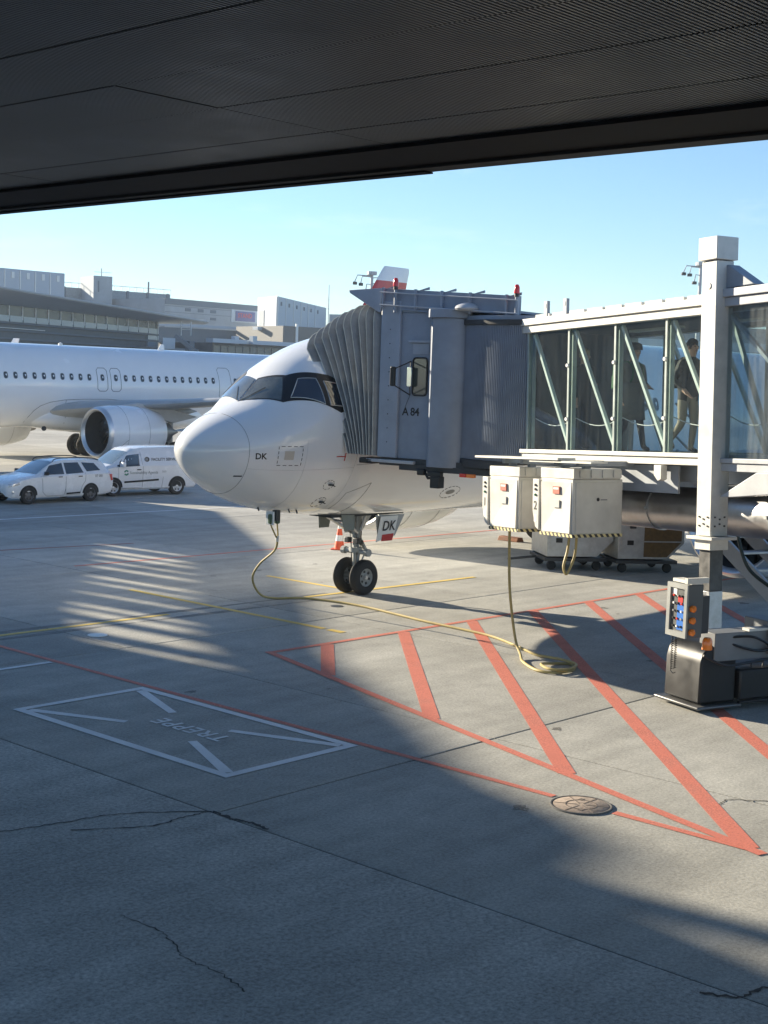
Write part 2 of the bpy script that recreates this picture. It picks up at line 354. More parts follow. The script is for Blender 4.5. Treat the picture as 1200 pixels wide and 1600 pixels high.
# manhole
mh = MB(); mc = Matrix.Translation((13.14, 8.78, 0)) @ Matrix.Rotation(-math.pi / 2, 4, 'Y')
MHM = mat('manhole_concrete', (.36, .29, .24), .85, var=.3, scale=14, bump=.4, bscale=50)
mh.lathe([(-.01, 0), (-.01, .32), (.011, .32), (.014, .315), (.014, 0)], 40, mc); mo = mh.build('manhole_cover', MHM, ground, smooth=True)
k = MB(); k.lathe([(-.01, .325), (.016, .325), (.018, .33), (.018, .345), (.013, .352), (-.01, .352)], 40, mc); k.build('manhole_ring', mat('cast_iron', (.14, .135, .13), .7, .2, var=.2), mo, smooth=True)
k = MB()
for q in range(6):
    a = q * math.pi / 3; k.bar((13.14 + .05 * math.cos(a), 8.78 + .05 * math.sin(a), .015), (13.14 + .31 * math.cos(a), 8.78 + .31 * math.sin(a), .015), .012, .004)
k.lathe([(.013, .17), (.0175, .17), (.0175, .182), (.013, .182)], 32, mc)
for q in (0.6, 3.74): k.box((13.14 + .2 * math.cos(q), 8.78 + .2 * math.sin(q), .015), (.07, .05, .006))
k.build('manhole_ribs', mat('rib_iron', (.16, .13, .11), .8), mo)
k = MB(); k.lathe([(-.01, 0), (-.01, .13), (.01, .13), (.01, 0)], 24, Matrix.Translation((20.9, 20.2, 0)) @ Matrix.Rotation(-math.pi / 2, 4, 'Y')); k.build('round_cover', DARK, ground)
# cracks: thin dark wandering strips
def V(x, y):  # camera right / forward on the ground -> world
    return (x * math.cos(HEAD) + y * math.sin(HEAD), -(x * math.sin(HEAD) - y * math.cos(HEAD)))
def crack(pts, w=.012):
    P = bez([(*V(*p), 0) for p in pts], 10); rng = random.Random(len(pts) + int(pts[0][0] * 100)); rows = []
    for i, p in enumerate(P):
        d = (P[min(i + 1, len(P) - 1)] - P[max(i - 1, 0)]).normalized(); n = Vector((-d.y, d.x, 0)); j = rng.uniform(-.02, .02); ww = w * rng.uniform(.35, 1.2)
        rows.append([(p.x + n.x * (j + ww), p.y + n.y * (j + ww), .0045), (p.x + n.x * (j - ww), p.y + n.y * (j - ww), .0045)])
    k = MB(); k.grid(rows); k.build('crack', JOINT, ground, fix=False)
crack([(-4.3, 13.9), (-3.79, 14.05), (-3.22, 14.42), (-2.69, 14.77), (-1.75, 14.96)]); crack([(-3.1, 14.18), (-2.35, 14.37), (-2.0, 14.75), (-1.75, 14.96)], .014)
crack([(-2.16, 11.94), (-1.8, 11.65), (-1.62, 11.36), (-1.47, 11.05), (-1.2, 10.85), (-.93, 10.49)], .007); crack([(3.94, 15.84), (4.1, 16.06), (4.55, 16.06), (5.3, 16.3)], .01)
crack([(2.6, 10.75), (2.9, 10.7), (3.2, 10.9), (3.5, 10.6)], .02); crack([(-1.75, 14.96), (-1.5, 14.72), (-1.3, 14.62), (-1.1, 14.4)], .03)
# ------------------------------------------------------------------ canopy over the window
CZ = EYE + 2.5
can = empty('terminal_canopy', (10, 10, CZ), 0, 'dark ribbed metal canopy hanging overhead along the top edge', 'canopy')
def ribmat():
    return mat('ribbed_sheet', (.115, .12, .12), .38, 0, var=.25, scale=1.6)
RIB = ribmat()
def rib_panel(x0, x1, y0, y1, pitch=.045, depth=.028):
    n = int(round((y1 - y0) / pitch)); rows = []
    for i in range(n + 1):
        y = y0 + (y1 - y0) * i / n
        if i < n:
            p = (y1 - y0) / n
            rows += [[(x0, y, 0), (x1, y, 0)], [(x0, y + p * .46, 0), (x1, y + p * .46, 0)], [(x0, y + p * .5, depth), (x1, y + p * .5, depth)], [(x0, y + p * .96, depth), (x1, y + p * .96, depth)]]
        else: rows.append([(x0, y, 0), (x1, y, 0)])
    k = MB(Matrix.Translation((0, 0, CZ))); k.grid(rows); return k
seams = [11.5, 10.53, 9.04, 7.82, 6.62, 5.4, 4.2, 3.0, 1.8, .6]
ysp = [-8.5, -1.5, 4.5, 10.5, 16.5, 22.0, 26.0]
for a, b in zip(seams[1:], seams[:-1]):
    for c, d in zip(ysp[:-1], ysp[1:]):
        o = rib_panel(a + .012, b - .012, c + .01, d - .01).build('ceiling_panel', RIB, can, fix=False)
        o.location.z += random.uniform(-.004, .004)
k = MB(); k.b2((.5, -8.6, CZ + .05), (11.6, 26.1, CZ + .3)); k.build('canopy_deck', DARK, can)
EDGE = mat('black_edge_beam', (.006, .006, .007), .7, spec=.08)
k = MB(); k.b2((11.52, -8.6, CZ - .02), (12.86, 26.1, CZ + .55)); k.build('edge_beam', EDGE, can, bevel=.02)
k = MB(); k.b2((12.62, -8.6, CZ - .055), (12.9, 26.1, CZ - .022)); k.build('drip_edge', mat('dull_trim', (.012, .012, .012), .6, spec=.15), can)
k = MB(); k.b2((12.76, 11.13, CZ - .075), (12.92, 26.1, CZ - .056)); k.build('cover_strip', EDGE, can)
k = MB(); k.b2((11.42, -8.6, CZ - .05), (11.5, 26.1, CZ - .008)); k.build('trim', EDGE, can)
# ------------------------------------------------------------------ unseen terminal wing, shaped to cast shade and light stripes on the apron
wing_b = empty('shade_casting_wing', (10, 70, 0), 0, 'unseen terminal wing left of the aircraft stand, its sloping roof shaped to cast the shade', 'building')
WALLC = mat('terminal_cladding', (.42, .43, .44), .6, var=.12, scale=.6)
prof = [(-24, 28.6), (3.2, 18.6), (3.86, 17.98), (4.18, 17.63), (4.55, 17.46), (5.56, 17.36), (6.1, 17.1), (6.5, 16.74), (7.18, 16.4), (8.0, 16.1), (9.62, 15.44), (11.37, 14.7), (14.7, 13.7), (21.97, 11.31), (28.7, 8.7)]  # roof line shaped by where its shade edge should fall
def topz(x):
    for (a, za), (b, zb) in zip(prof[:-1], prof[1:]):
        if a <= x <= b: return za + (zb - za) * (x - a) / (b - a)
    return prof[-1][1]
# solid wall below the slot, which is added to let striped light through
k = MB(); pl = [(-24, 0)] + [(x, z - 1.85) for x, z in prof] + [(prof[-1][0], 0)]
k.prism([(x, 66.2, z) for x, z in pl], (0, 11, 0)); k.build('wall', WALLC, wing_b)
k = MB(); pl = [(x, z - .88) for x, z in prof] + [(x, z) for x, z in prof][::-1]
k.prism([(x, 66, z) for x, z in pl], (0, .5, 0)); k.build('roof_fascia', WALLC, wing_b)
for a, b in ((-24, 9.4), (19.3, 28.7)):  # added panels that shut the slot outside the striped light
    k = MB(); xs = [a] + [x for x, _ in prof if a < x < b] + [b]
    k.prism([(x, 66.1, topz(x) - 2.2) for x in xs] + [(x, 66.1, topz(x) - .7) for x in xs[::-1]], (0, .3, 0)); k.build('light_blocking_panel', WALLC, wing_b)
x = 9.6
rs = random.Random(5)
while x < 19.2:  # added posts that split the slot light into stripes
    wv = rs.choice((.25, .9, .45, .65, .55)); k = MB(); k.b2((x, 66.1, topz(x) - 2.6), (x + wv, 66.35, topz(x + wv) - .4)); k.build('stripe_post', WALLC, wing_b); x += wv + rs.choice((.18, .35, .6, .28, .42))
k = MB(); k.b2((4.05, 66.1, 17.2), (4.5, 67, 18.75)); k.build('roof_unit', LGREY, wing_b)  # unseen box added for its spur of shade
# ================================================================== airliners
T_TOP=[(0,3.20),(.05,3.37),(.2,3.54),(.5,3.74),(1.0,3.97),(1.5,4.19),(2.0,4.62),(2.46,4.98),(3.0,5.25),(3.5,5.45),(4.0,5.58),(5.0,5.76),(6.0,5.84),(7.0,5.87)]
T_BOT=[(0,3.20),(.05,3.02),(.2,2.82),(.5,2.57),(1.0,2.31),(1.5,2.13),(2.0,2.0),(2.5,1.92),(3.0,1.86),(3.5,1.82),(4.0,1.79),(5.0,1.75),(6.0,1.735),(7.0,1.73)]
T_W=[(0,0),(.05,.24),(.2,.47),(.5,.73),(1.0,1.02),(1.5,1.25),(2.0,1.43),(2.5,1.58),(3.0,1.70),(3.5,1.80),(4.0,1.87),(5.0,1.95),(6.0,1.97),(7.0,1.975)]
T_C=[(0,3.2),(.5,3.22),(1.0,3.28),(2.0,3.45),(3.0,3.6),(4.0,3.72),(5.0,3.78),(7.0,3.80)]
def interp(tab,x):
    # monotone cubic in sqrt(x)
    t=[math.sqrt(a) for a,_ in tab]; v=[b for _,b in tab]; u=math.sqrt(max(x,0))
    if u>=t[-1]: return v[-1]
    n=len(t); i=max(k for k in range(n-1) if t[k]<=u+1e-12)
    d=[(v[k+1]-v[k])/(t[k+1]-t[k]) for k in range(n-1)]
    def m(k):
        if k==0: return d[0]
        if k==n-1: return d[-1] if d[-1]==0 else 0.
        if d[k-1]*d[k]<=0: return 0.
        return 2*d[k-1]*d[k]/(d[k-1]+d[k])
    h=t[i+1]-t[i]; q=(u-t[i])/h; a,b=m(i),m(i+1)
    return (2*q**3-3*q*q+1)*v[i]+(q**3-2*q*q+q)*h*a+(-2*q**3+3*q*q)*v[i+1]+(q**3-q*q)*h*b
TIP=.13
def sec(x):
    t=(x-TIP)*3/(3-TIP) if x<3 else x
    return interp(T_TOP,t),interp(T_BOT,t),interp(T_W,t),interp(T_C,t)


ACW = mat('aircraft_white', (.84, .85, .86), .17, var=.035, scale=.7, coat=.6)
ACG = mat('aircraft_grey', (.42, .43, .43), .35, var=.12, scale=1.2)
SEAM = mat('panel_seam', (.12, .12, .13), .6); LIP = mat('polished_lip', (.68, .69, .70), .38, .85, var=.06)
FAN = mat('fan_blade', (.11, .13, .14), .35, .8, var=.2); INLET = mat('inlet_lining', (.05, .053, .056), .5, var=.2)
WINP = mat('cabin_window', (.03, .035, .045), .12, coat=.4); REDF = mat('fin_red', (.55, .03, .03), .3, coat=.4)
COCK = glass('cockpit_glass', (.35, .42, .42), 1.6)
COCKIN = mat('cockpit_dark', (.02, .022, .022), .6, var=.3, scale=4)
LSTRUT = mat('landing_gear_paint', (.36, .37, .36), .4, var=.2, scale=7)
def pt(x, th, off=0., zs=None):
    zt, zb, w, zc = zs or sec(x); c, s_ = math.cos(th), math.sin(th)
    y = w * s_; z = zc + ((zt - zc) if c > 0 else (zc - zb)) * c
    if not off: return Vector((x, y, z))
    e = 1e-3; p = Vector((x, y, z))
    a = pt(x + e, th) - pt(max(x - e, 1e-6), th); b = pt(x, th + e) - pt(x, th - e)
    n = b.cross(a).normalized()
    if n.dot(Vector((0, s_, c))) < 0: n = -n
    return p + n * off
def patch(k, corners, off, nu=8, nv=6):
    a, b, c, d = corners  # (x, theta): a-b along top, d-c along bottom
    rows = []
    for j in range(nv + 1):
        v = j / nv; r = []
        for i in range(nu + 1):
            u = i / nu
            x = (a[0] * (1 - u) + b[0] * u) * (1 - v) + (d[0] * (1 - u) + c[0] * u) * v
            t = (a[1] * (1 - u) + b[1] * u) * (1 - v) + (d[1] * (1 - u) + c[1] * u) * v
            r.append(pt(x, t, off))
        rows.append(r)
    k.grid(rows)
def seamline(k, pts, r=.004, n=6, closed=False, off=.002):
    P = []
    m = len(pts)
    for i in range(m if closed else m - 1):
        a, b = pts[i], pts[(i + 1) % m]
        for q in range(n): P.append(pt(a[0] + (b[0] - a[0]) * q / n, a[1] + (b[1] - a[1]) * q / n, off))
    if not closed: P.append(pt(*pts[-1], off))
    k.tube(P, r, 5, closed=closed)
def thz(x, z):  # port side angle for a height
    zt, zb, w, zc = sec(x); b = (zt - zc) if z > zc else (zc - zb)
    return -math.acos(max(-1, min(1, (z - zc) / b)))
def airfoil(c, t, n=10):
    up = []; lo = []
    for i in range(n + 1):
        x = .5 * (1 - math.cos(math.pi * i / n)); y = 5 * t * (.2969 * math.sqrt(x) - .126 * x - .3516 * x * x + .2843 * x ** 3 - .1015 * x ** 4)
        up.append((x * c, y * c * 1.1)); lo.append((x * c, -y * c * .9))
    return up + lo[::-1][1:-1]
def wing_mesh(secs, vertical=False):
    """secs: (le_x, span, z, chord, t)"""
    k = MB(); rows = []
    for le, sp, z, c, t in secs:
        af = airfoil(c, t); rows.append([(le + x, sp, z + y) if not vertical else (le + x, y, sp) for x, y in af])
    k.grid(rows, closed=True); n = len(rows[0]); k.add(rows[-1], [tuple(range(n))]); k.add(rows[0], [tuple(range(n))]); return k
def engine(root, x0, y, zc=1.74):
    T = Matrix.Translation((x0, y, zc))
    k = MB(T); k.lathe([(.16, 1.0), (.02, 1.07), (0, 1.105), (.02, 1.14), (.10, 1.19), (.22, 1.225)], 56, caps=False); lip = k.build('engine_lip', LIP, root, smooth=True, local=True)
    k = MB(T); k.lathe([(.22, 1.225), (.7, 1.285), (1.3, 1.305), (2.0, 1.29), (2.8, 1.20), (3.5, 1.03), (3.55, .99), (3.4, .97)], 56, caps=False); nac = k.build('engine_nacelle', ACW, root, smooth=True, local=True)
    k = MB(T); k.lathe([(.16, 1.0), (.5, .985), (1.25, .98), (1.3, .97), (1.3, 0)], 56, caps=False); k.build('engine_duct', INLET, nac, smooth=True, local=True)
    k = MB(T); k.lathe([(3.2, .98), (3.3, .68), (3.9, .56), (4.3, .47), (4.32, .44), (4.1, .4)], 40, caps=False); k.build('core_nozzle', mat('hot_metal', (.30, .28, .26), .4, .9, var=.2), nac, smooth=True, local=True)
    k = MB(T); k.lathe([(3.9, .36), (4.4, .30), (5.0, .03)], 24); k.build('exhaust_plug', mat('hot_metal', (.2, .2, .2)), nac, smooth=True, local=True)
    k = MB(T)
    for q in range(18):
        a = 2 * math.pi * q / 18; rows = []
        for r, tw, ch in ((.28, .5, .3), (.6, .85, .4), (.96, 1.15, .36)):
            c, s_ = math.cos(a + r * .25), math.sin(a + r * .25); rad = Vector((0, c, s_)); tan = Vector((0, -s_, c)); dv = Vector((math.cos(tw), 0, 0)) + tan * math.sin(tw)
            b = Vector((1.0, 0, 0)) + rad * r; rows.append([b - dv * ch / 2, b + dv * ch / 2])
        k.grid(rows)
    k.build('fan_blades', FAN, nac, local=True, fix=False)
    k = MB(T); k.lathe([(.62, 0), (.66, .07), (.8, .18), (1.0, .28), (1.1, .3)], 24, caps=False); k.build('spinner', mat('spinner_grey', (.08, .085, .09), .3, coat=.3), nac, smooth=True, local=True)
    k = MB(T)
    for xx in (1.05, 2.3):
        rr = 1.303 if xx < 1.2 else 1.268; k.tube([(xx, rr * math.cos(a * math.pi / 28), rr * math.sin(a * math.pi / 28)) for a in range(56)], .005, 5, closed=True)
    k.build('cowl_seam', SEAM, nac, local=True)
    # strake and pylon
    sg = 1 if y > 0 else -1
    k = MB(); k.prism([(x0 + .9, y - sg * .92, zc + .98), (x0 + 1.9, y - sg * .92, zc + .95), (x0 + 1.9, y - sg * 1.1, zc + 1.25)], (0, .02, .015)); k.build('strake', ACW, nac, local=True)
    k = MB(); k.prism([(x0 + 1.5, y - .13, zc + 1.3), (x0 + 2.4, y - .13, zc + 1.42), (x0 + 4.3, y - .13, zc + 1.2), (x0 + 6.2, y - .13, zc + .75), (x0 + 4.6, y - .13, zc + .45), (x0 + 3.0, y - .13, zc + .8)], (0, .26, 0)); k.build('engine_pylon', ACG, root, local=True, bevel=.04)
def wheel(parent, x, y, r, w, side):
    T = Matrix.Translation((x, y, r)) @ Matrix.Rotation(math.pi / 2, 4, 'Z')
    ri = r * .52
    k = MB(T); k.lathe([(-w * .36, ri), (-w * .47, ri * 1.12), (-w * .5, r * .78), (-w * .42, r * .93), (-w * .3, r * .985), (-w * .12, r), (w * .12, r), (w * .3, r * .985), (w * .42, r * .93), (w * .5, r * .78), (w * .47, ri * 1.12), (w * .36, ri)], 40, caps=False)
    t = k.build('tyre', RUBBER, parent, smooth=True, local=True)
    k = MB(T)
    for q in (-.2, -.07, .07, .2): k.tube([(w * q, (r + .0015) * math.cos(a * math.pi / 24), (r + .0015) * math.sin(a * math.pi / 24)) for a in range(48)], .006, 4, closed=True)
    k.build('tread_groove', BLACK, t, local=True)
    k = MB(T); s2 = side
    k.lathe([(s2 * -w * .3, ri), (s2 * w * .36, ri), (s2 * w * .39, ri * .97), (s2 * w * .36, ri * .9), (s2 * w * .2, ri * .82), (s2 * w * .16, ri * .5), (s2 * w * .22, ri * .34), (s2 * w * .34, ri * .3), (s2 * w * .36, 0)], 32, caps=False)
    rim = k.build('rim', LSTRUT, parent, smooth=True, local=True)
    k = MB(T); k.lathe([(s2 * w * .3, 0), (s2 * w * .42, .0), (s2 * w * .42, ri * .19), (s2 * w * .3, ri * .22)], 20); k.build('hub_cap', ALU, rim, smooth=True, local=True)
    for q in range(6 if r < .5 else 0):
        a = q * math.pi / 3 + .3; k = MB(T); k.box((s2 * w * .2, ri * .66 * math.cos(a), ri * .66 * math.sin(a)), (.02, .05, .05), Matrix.Rotation(a, 3, 'X')); k.build('rim_hole', BLACK, rim, local=True)
def airliner(name, loc, L, label, near, x_eng, fin_red=True):
    P = L - 37.57                       # stretch of the cabin
    root = empty(name, loc, 0, label, 'airplane', 'white airliners parked on the stands')
    xs = [TIP + q for q in (.0005, .004, .012, .03, .06, .1, .15, .22, .3, .4, .5, .62, .75)] + [1.0, 1.1, 1.2, 1.35, 1.5, 1.65, 1.8, 2.0, 2.2, 2.4, 2.6, 2.8, 3.0, 3.25, 3.5, 3.8, 4.2, 4.7, 5.3, 6, 7]
    N = 72; k = MB(); rows = [[pt(x, 2 * math.pi * i / N) for i in range(N)] for x in xs]
    for x in range(8, int(24 + P), 2): rows.append([pt(7 if x > 7 else x, 2 * math.pi * i / N) + Vector((x - 7, 0, 0)) for i in range(N)])
    for q in range(0, 15):
        t = q / 14; x = 24 + P + 13.5 * t; zt = 5.87 - .45 * t ** 2.2; zb = 1.73 + 3.25 * t ** 1.45; w = 1.975 * (1 - t ** 2.1) + .16; zc = (zt + zb) / 2 + .07 * (1 - t)
        rows.append([pt(x, 2 * math.pi * i / N, 0, (zt, zb, min(w, 1.975), zc)) for i in range(N)])
    k.grid(rows, closed=True); k.add(rows[-1], [tuple(range(N))])
    tip = Vector((TIP, 0, 3.2)); k.add([tip] + rows[0], [(0, 1 + (i + 1) % N, 1 + i) for i in range(N)])
    fus = k.build('fuselage', ACW, root, smooth=True, local=True, angle=60)
    bvh = BVHTree.FromPolygons([tuple(v.co) for v in fus.data.vertices], [tuple(p.vertices) for p in fus.data.polygons])
    # belly fairing
    k = MB(); rows = []
    for q in range(0, 25):
        t = q / 24; x = 10.6 + P * .55 + 12.3 * t; f = max(math.sin(math.pi * min(max(t, .012), .988)) ** .36, .02)
        rows.append([(x, 2.3 * f * math.copysign(abs(math.sin(a)) ** .72, math.sin(a)), 2.4 + (1.0 * f * math.copysign(abs(math.cos(a)) ** .72, math.cos(a)) if math.cos(a) < 0 else .85 * f * math.copysign(abs(math.cos(a)) ** .8, math.cos(a)))) for a in [2 * math.pi * i / 40 for i in range(40)]])
    k.grid(rows, closed=True); k.build('belly_fairing', ACW, root, smooth=True, local=True, angle=70)
    # wings
    PX = P * .55
    for sd in (-1, 1):
        sp = [(11.7, 1.2, 2.55, 7.2, .13), (13.2, 4.0, 2.9, 5.4, .12), (14.6, 6.4, 3.12, 4.1, .115), (17.5, 12, 3.62, 2.75, .11), (20.05, 16.9, 4.12, 1.55, .10)]
        secs = [(a + PX, sd * b, c, d, e) for a, b, c, d, e in sp]
        k = wing_mesh(secs); wg = k.build('wing', ACG, root, smooth=True, local=True, angle=50)
        k = MB(); rows = []
        for a, b, c, d in ((20.05, 16.9, 4.12, 1.55), (20.6, 17.35, 4.25, 1.35), (21.2, 17.62, 4.75, 1.0), (21.85, 17.8, 5.6, .75), (22.5, 17.92, 6.5, .45)):
            n_ = Vector((0, .1, .99)) if c < 4.2 else (Vector((0, .7, .7)) if c < 4.5 else Vector((0, .98, .2))); rows.append([(a + PX + x, sd * (b + (y * -n_.y)), c + y * n_.z) for x, y in airfoil(d, .09, 6)])
        k.grid(rows, closed=True); k.add(rows[-1], [tuple(range(len(rows[-1])))]); k.build('sharklet', ACW, wg, smooth=True, local=True)
        for fy in (4.6, 8.3, 12.2):
            i = 0
            while secs[i + 1][1] * sd < fy: i += 1
            a, b = secs[i], secs[i + 1]; t = (fy - a[1] * sd) / ((b[1] - a[1]) * sd); le, z, c = (a[q] + (b[q] - a[q]) * t for q in (0, 2, 3))
            k = MB(Matrix.Translation((le + c * .55, sd * fy, z - .22))); k.lathe([(0, .02), (.35, .16), (1.0, .21), (1.8, .16), (2.4, .02)], 14); k.build('flap_fairing', ACG, wg, smooth=True, local=True)
        engine(root, x_eng, sd * 5.75)
        k = wing_mesh([(31.2 + P, sd * .5, 4.9, 3.9, .1), (34.6 + P, sd * 6.2, 5.45, 1.5, .1)]); k.build('tailplane', ACW, root, smooth=True, local=True)
        # main gear
        mg = MB(); mg.tube([(17.7 + PX, sd * 3.8, 2.3), (17.7 + PX, sd * 3.8, .6)], .13, 12); mg.tube([(17.7 + PX, sd * 3.2, .58), (17.7 + PX, sd * 4.4, .58)], .1, 10); mg.bar((17.7 + PX, sd * 3.8, 1.5), (17.7 + PX, sd * 2.2, 2.3), .1, .1)
        mgo = mg.build('main_gear', LSTRUT, root, smooth=True, local=True)
        for dy in (-.46, .46): wheel(mgo, 17.7 + PX, sd * 3.8 + dy, .58, .42, 1 if dy > 0 else -1)
    k = wing_mesh([(28.6 + P, 5.2, 0, 7.6, .1), (30.6 + P, 6.4, 0, 5.6, .1), (33.2 + P, 10.05, 0, 3.3, .1), (33.78 + P, 10.84, 0, 2.9, .1)], True); k.build('fin', REDF if fin_red else ACW, root, smooth=True, local=True)
    k = wing_mesh([(33.78 + P, 10.84, 0, 2.9, .1), (34.3 + P, 11.55, 0, 2.55, .1), (34.5 + P, 11.76, 0, 2.3, .06)], True); k.build('fin_tip', ACW, root, smooth=True, local=True)
    # nose gear
    xg = 5.07; ng = empty('nose_gear', (xg, 0, 0)); ng.parent = root
    k = MB(); k.tube([(0, 0, 2.0), (0.02, 0, 1.25)], .115, 14); k.tube([(0.02, 0, 1.3), (.03, 0, .42)], .075, 14); k.tube([(.03, -.3, .385), (.03, .3, .385)], .055, 10)
    k.tube([(0.02, 0, 1.02), (0.02, 0, .92)], .14, 14); k.tube([(0.02, -.36, .93), (0.02, .36, .93)], .055, 10); k.tube([(.02, -.40, .93), (.02, -.3, .93)], .085, 10); k.tube([(.02, .3, .93), (.02, .40, .93)], .085, 10)
    k.bar((.1, 0, 1.25), (.32, 0, .95), .08, .05); k.bar((.32, 0, .95), (.08, 0, .55), .07, .05); k.build('strut', LSTRUT, ng, smooth=True, local=True)
    k = MB(); k.tube([(-.05, -.08, 1.35), (-1.0, -.3, 1.9)], .04, 8); k.tube([(-.05, .08, 1.35), (-1.0, .3, 1.9)], .04, 8); k.tube([(-.5, -.2, 1.62), (-.5, .2, 1.62)], .03, 8)
    k.tube([(.02, -.12, 1.4), (.05, -.32, 1.95)], .03, 8); k.tube([(.02, .12, 1.4), (.05, .32, 1.95)], .03, 8); k.build('drag_brace', ALU, ng, smooth=True, local=True)
    k = MB()
    for q in range(5):
        a = q * 1.3; k.tube(bez([(.09 * math.cos(a), .09 * math.sin(a), 1.9), (.13 * math.cos(a), .13 * math.sin(a), 1.4), (.11 * math.cos(a + .4), .11 * math.sin(a + .4), 1.0), (.08 * math.cos(a), .08 * math.sin(a), .62)], 5), .009, 5)
    k.build('hydraulic_line', BLACK, ng, local=True)
    k = MB(); k.box((-.10, -.14, 1.18), (.12, .14, .12)); k.box((.13, .0, 1.12), (.1, .16, .1)); k.box((-.09, .14, 1.18), (.12, .12, .12)); k.build('lamp_housing', DARK, ng, local=True, bevel=.015)
    for dy in (-.25, .25): wheel(ng, .03, dy, .381, .225, 1 if dy > 0 else -1)
    # bay and doors
    k = MB(); k.b2((3.95, -.33, 1.745), (6.25, .33, 2.2)); k.build('gear_bay', BLACK, root, local=True)
    for sd in (-1, 1):
        k = MB(); k.prism([(5.2, sd * .46, 1.76), (6.15, sd * .46, 1.74), (5.8, sd * .50, 1.28), (5.25, sd * .50, 1.28)], (0, .025, 0)); d = k.build('gear_door', ACG, root, local=True, bevel=.008)
        k = MB(); k.prism([(4.25, sd * .34, 1.80), (4.66, sd * .34, 1.78), (4.62, sd * .38, 1.45), (4.32, sd * .38, 1.45)], (0, .025, 0)); k.build('forward_gear_door', mat('door_inside', (.22, .24, .22), .5, var=.2), root, local=True, bevel=.008)
    # ------------------------------------------------ skin details
    k = MB(); seamline(k, [(1.0, a * math.pi / 24) for a in range(48)], .0035, 2, True); k.build('radome_seam', SEAM, root, local=True)
    # cockpit: black surround, glazed panes with light frames
    cut = MB()
    for sg in (-1, 1):
        f = lambda p: (p[0], p[1] * -sg if sg > 0 else p[1])
        mk = MB(); o1 = .006
        if sg < 0: patch(mk, [f(q) for q in ((2.06, 0), (2.27, -.40), (1.88, -.755), (1.52, 0))], o1, 10, 8)
        patch(mk, [f(q) for q in ((2.27, -.40), (2.81, -.726), (2.84, -1.295), (1.88, -.755))], o1, 12, 10)
        patch(mk, [f(q) for q in ((2.81, -.726), (3.05, -.85), (3.1, -1.28), (2.84, -1.295))], o1, 4, 8)
        mk.build('cockpit_surround', BLACK, root, smooth=True, local=True)
        panes = [((2.03, -.025), (2.21, -.385), (1.875, -.71), (1.545, -.025)), ((2.35, -.59), (2.62, -.74), (2.56, -1.13), (2.03, -.775)), ((2.72, -.82), (2.95, -.92), (2.98, -1.24), (2.66, -1.165))]
        for pi, pp in enumerate(panes):
            k = MB(); patch(k, [f(q) for q in pp], .011, 8, 8); w = k.build('cockpit_window', mat('windscreen_painted_reflection', (.12, .125, .10), .05, spec=1.0, coat=1., var=.5, scale=2.5) if pi == 0 else mat('side_glass', (.015, .02, .03), .04, spec=1.0, coat=1.), root, smooth=True, local=True)  # front pane colour holds painted olive-beige reflections
            if pi:
                k = MB(); seamline(k, [f(q) for q in pp], .009, 8, True, off=.012); k.build('window_frame', mat('frame_alu', (.6, .6, .58), .35, .6), w, local=True)
        k = MB(); k.tube([pt(1.56 + .05 * q, (-.05 - .035 * q) * (1 if sg < 0 else -1), .02) for q in range(8)], .005, 5); k.build('wiper', BLACK, root, local=True)
    # cabin windows: one pane mesh shared
    zw = 4.3; th = thz(8, zw)
    k = MB(); ring = []; nn = 14
    for q in range(nn):
        a = 2 * math.pi * q / nn; dx = .115 * math.copysign(abs(math.cos(a)) ** .7, math.cos(a)); dz = .165 * math.copysign(abs(math.sin(a)) ** .7, math.sin(a)); ring.append(pt(8, thz(8, zw + dz), .004) + Vector((dx - 8, 0, 0)))
    k.add(ring, [tuple(range(nn))]); proto = k.build('cabin_window', WINP, root, local=True, fix=False)
    k = MB(); k.tube(ring, .012, 5, closed=True); fr = k.build('window_frame', ACG, proto, local=True)
    return root, fus, bvh, proto, fr
def more_windows(root, proto, fr, xs):
    for i, x in enumerate(xs):
        if i == 0: proto.location.x = x; continue
        c = dup(proto, root); c.location.x = x; d = dup(fr, c)
def outline(root, x, w, z0, z1, name, r=.011, fill=None):
    k = MB(); c = .12; pts = [(x - w / 2 + c, z1), (x + w / 2 - c, z1), (x + w / 2, z1 - c), (x + w / 2, z0 + c), (x + w / 2 - c, z0), (x - w / 2 + c, z0), (x - w / 2, z0 + c), (x - w / 2, z1 - c)]
    P = []
    for i in range(8):
        a, b = pts[i], pts[(i + 1) % 8]
        for q in range(5):
            xx = a[0] + (b[0] - a[0]) * q / 5; zz = a[1] + (b[1] - a[1]) * q / 5; P.append(pt(8, thz(8, zz), .003) + Vector((xx - 8, 0, 0)))
    k.tube(P, r, 5, closed=True); return k.build(name, SEAM, root, local=True)
NOSE = (17.43, 21.24, 0)
near, nfus, nbvh, npro, nfr = airliner('airliner', NOSE, 37.57, 'white airliner docked at the jet bridge with its nose towards the camera', True, 11.2)
more_windows(near, npro, nfr, [7.6 + .533 * i for i in range(14)])
def on_skin(x, z):  # frame on the near aircraft's port skin: local X aft, local Y up
    p = pt(x, thz(x, z)); a = pt(x + .02, thz(x + .02, z)) - pt(x - .02, thz(x - .02, z)); b = pt(x, thz(x, z + .02)) - pt(x, thz(x, z - .02))
    return frame(p, a, b)
text('registration_letters', 'DK', .165, on_skin(1.11, 3.09), INK, near, bold=.004, bvh=nbvh, local=True)
def rect_patch(name, x0, x1, z0, z1, m, off, nu=4):
    k = MB(); rows = [[pt(x0 + (x1 - x0) * i / nu, thz(x0 + (x1 - x0) * i / nu, z0 + (z1 - z0) * j / nu), off) for i in range(nu + 1)] for j in range(nu + 1)]
    k.grid(rows); return k.build(name, m, near, smooth=True, local=True)
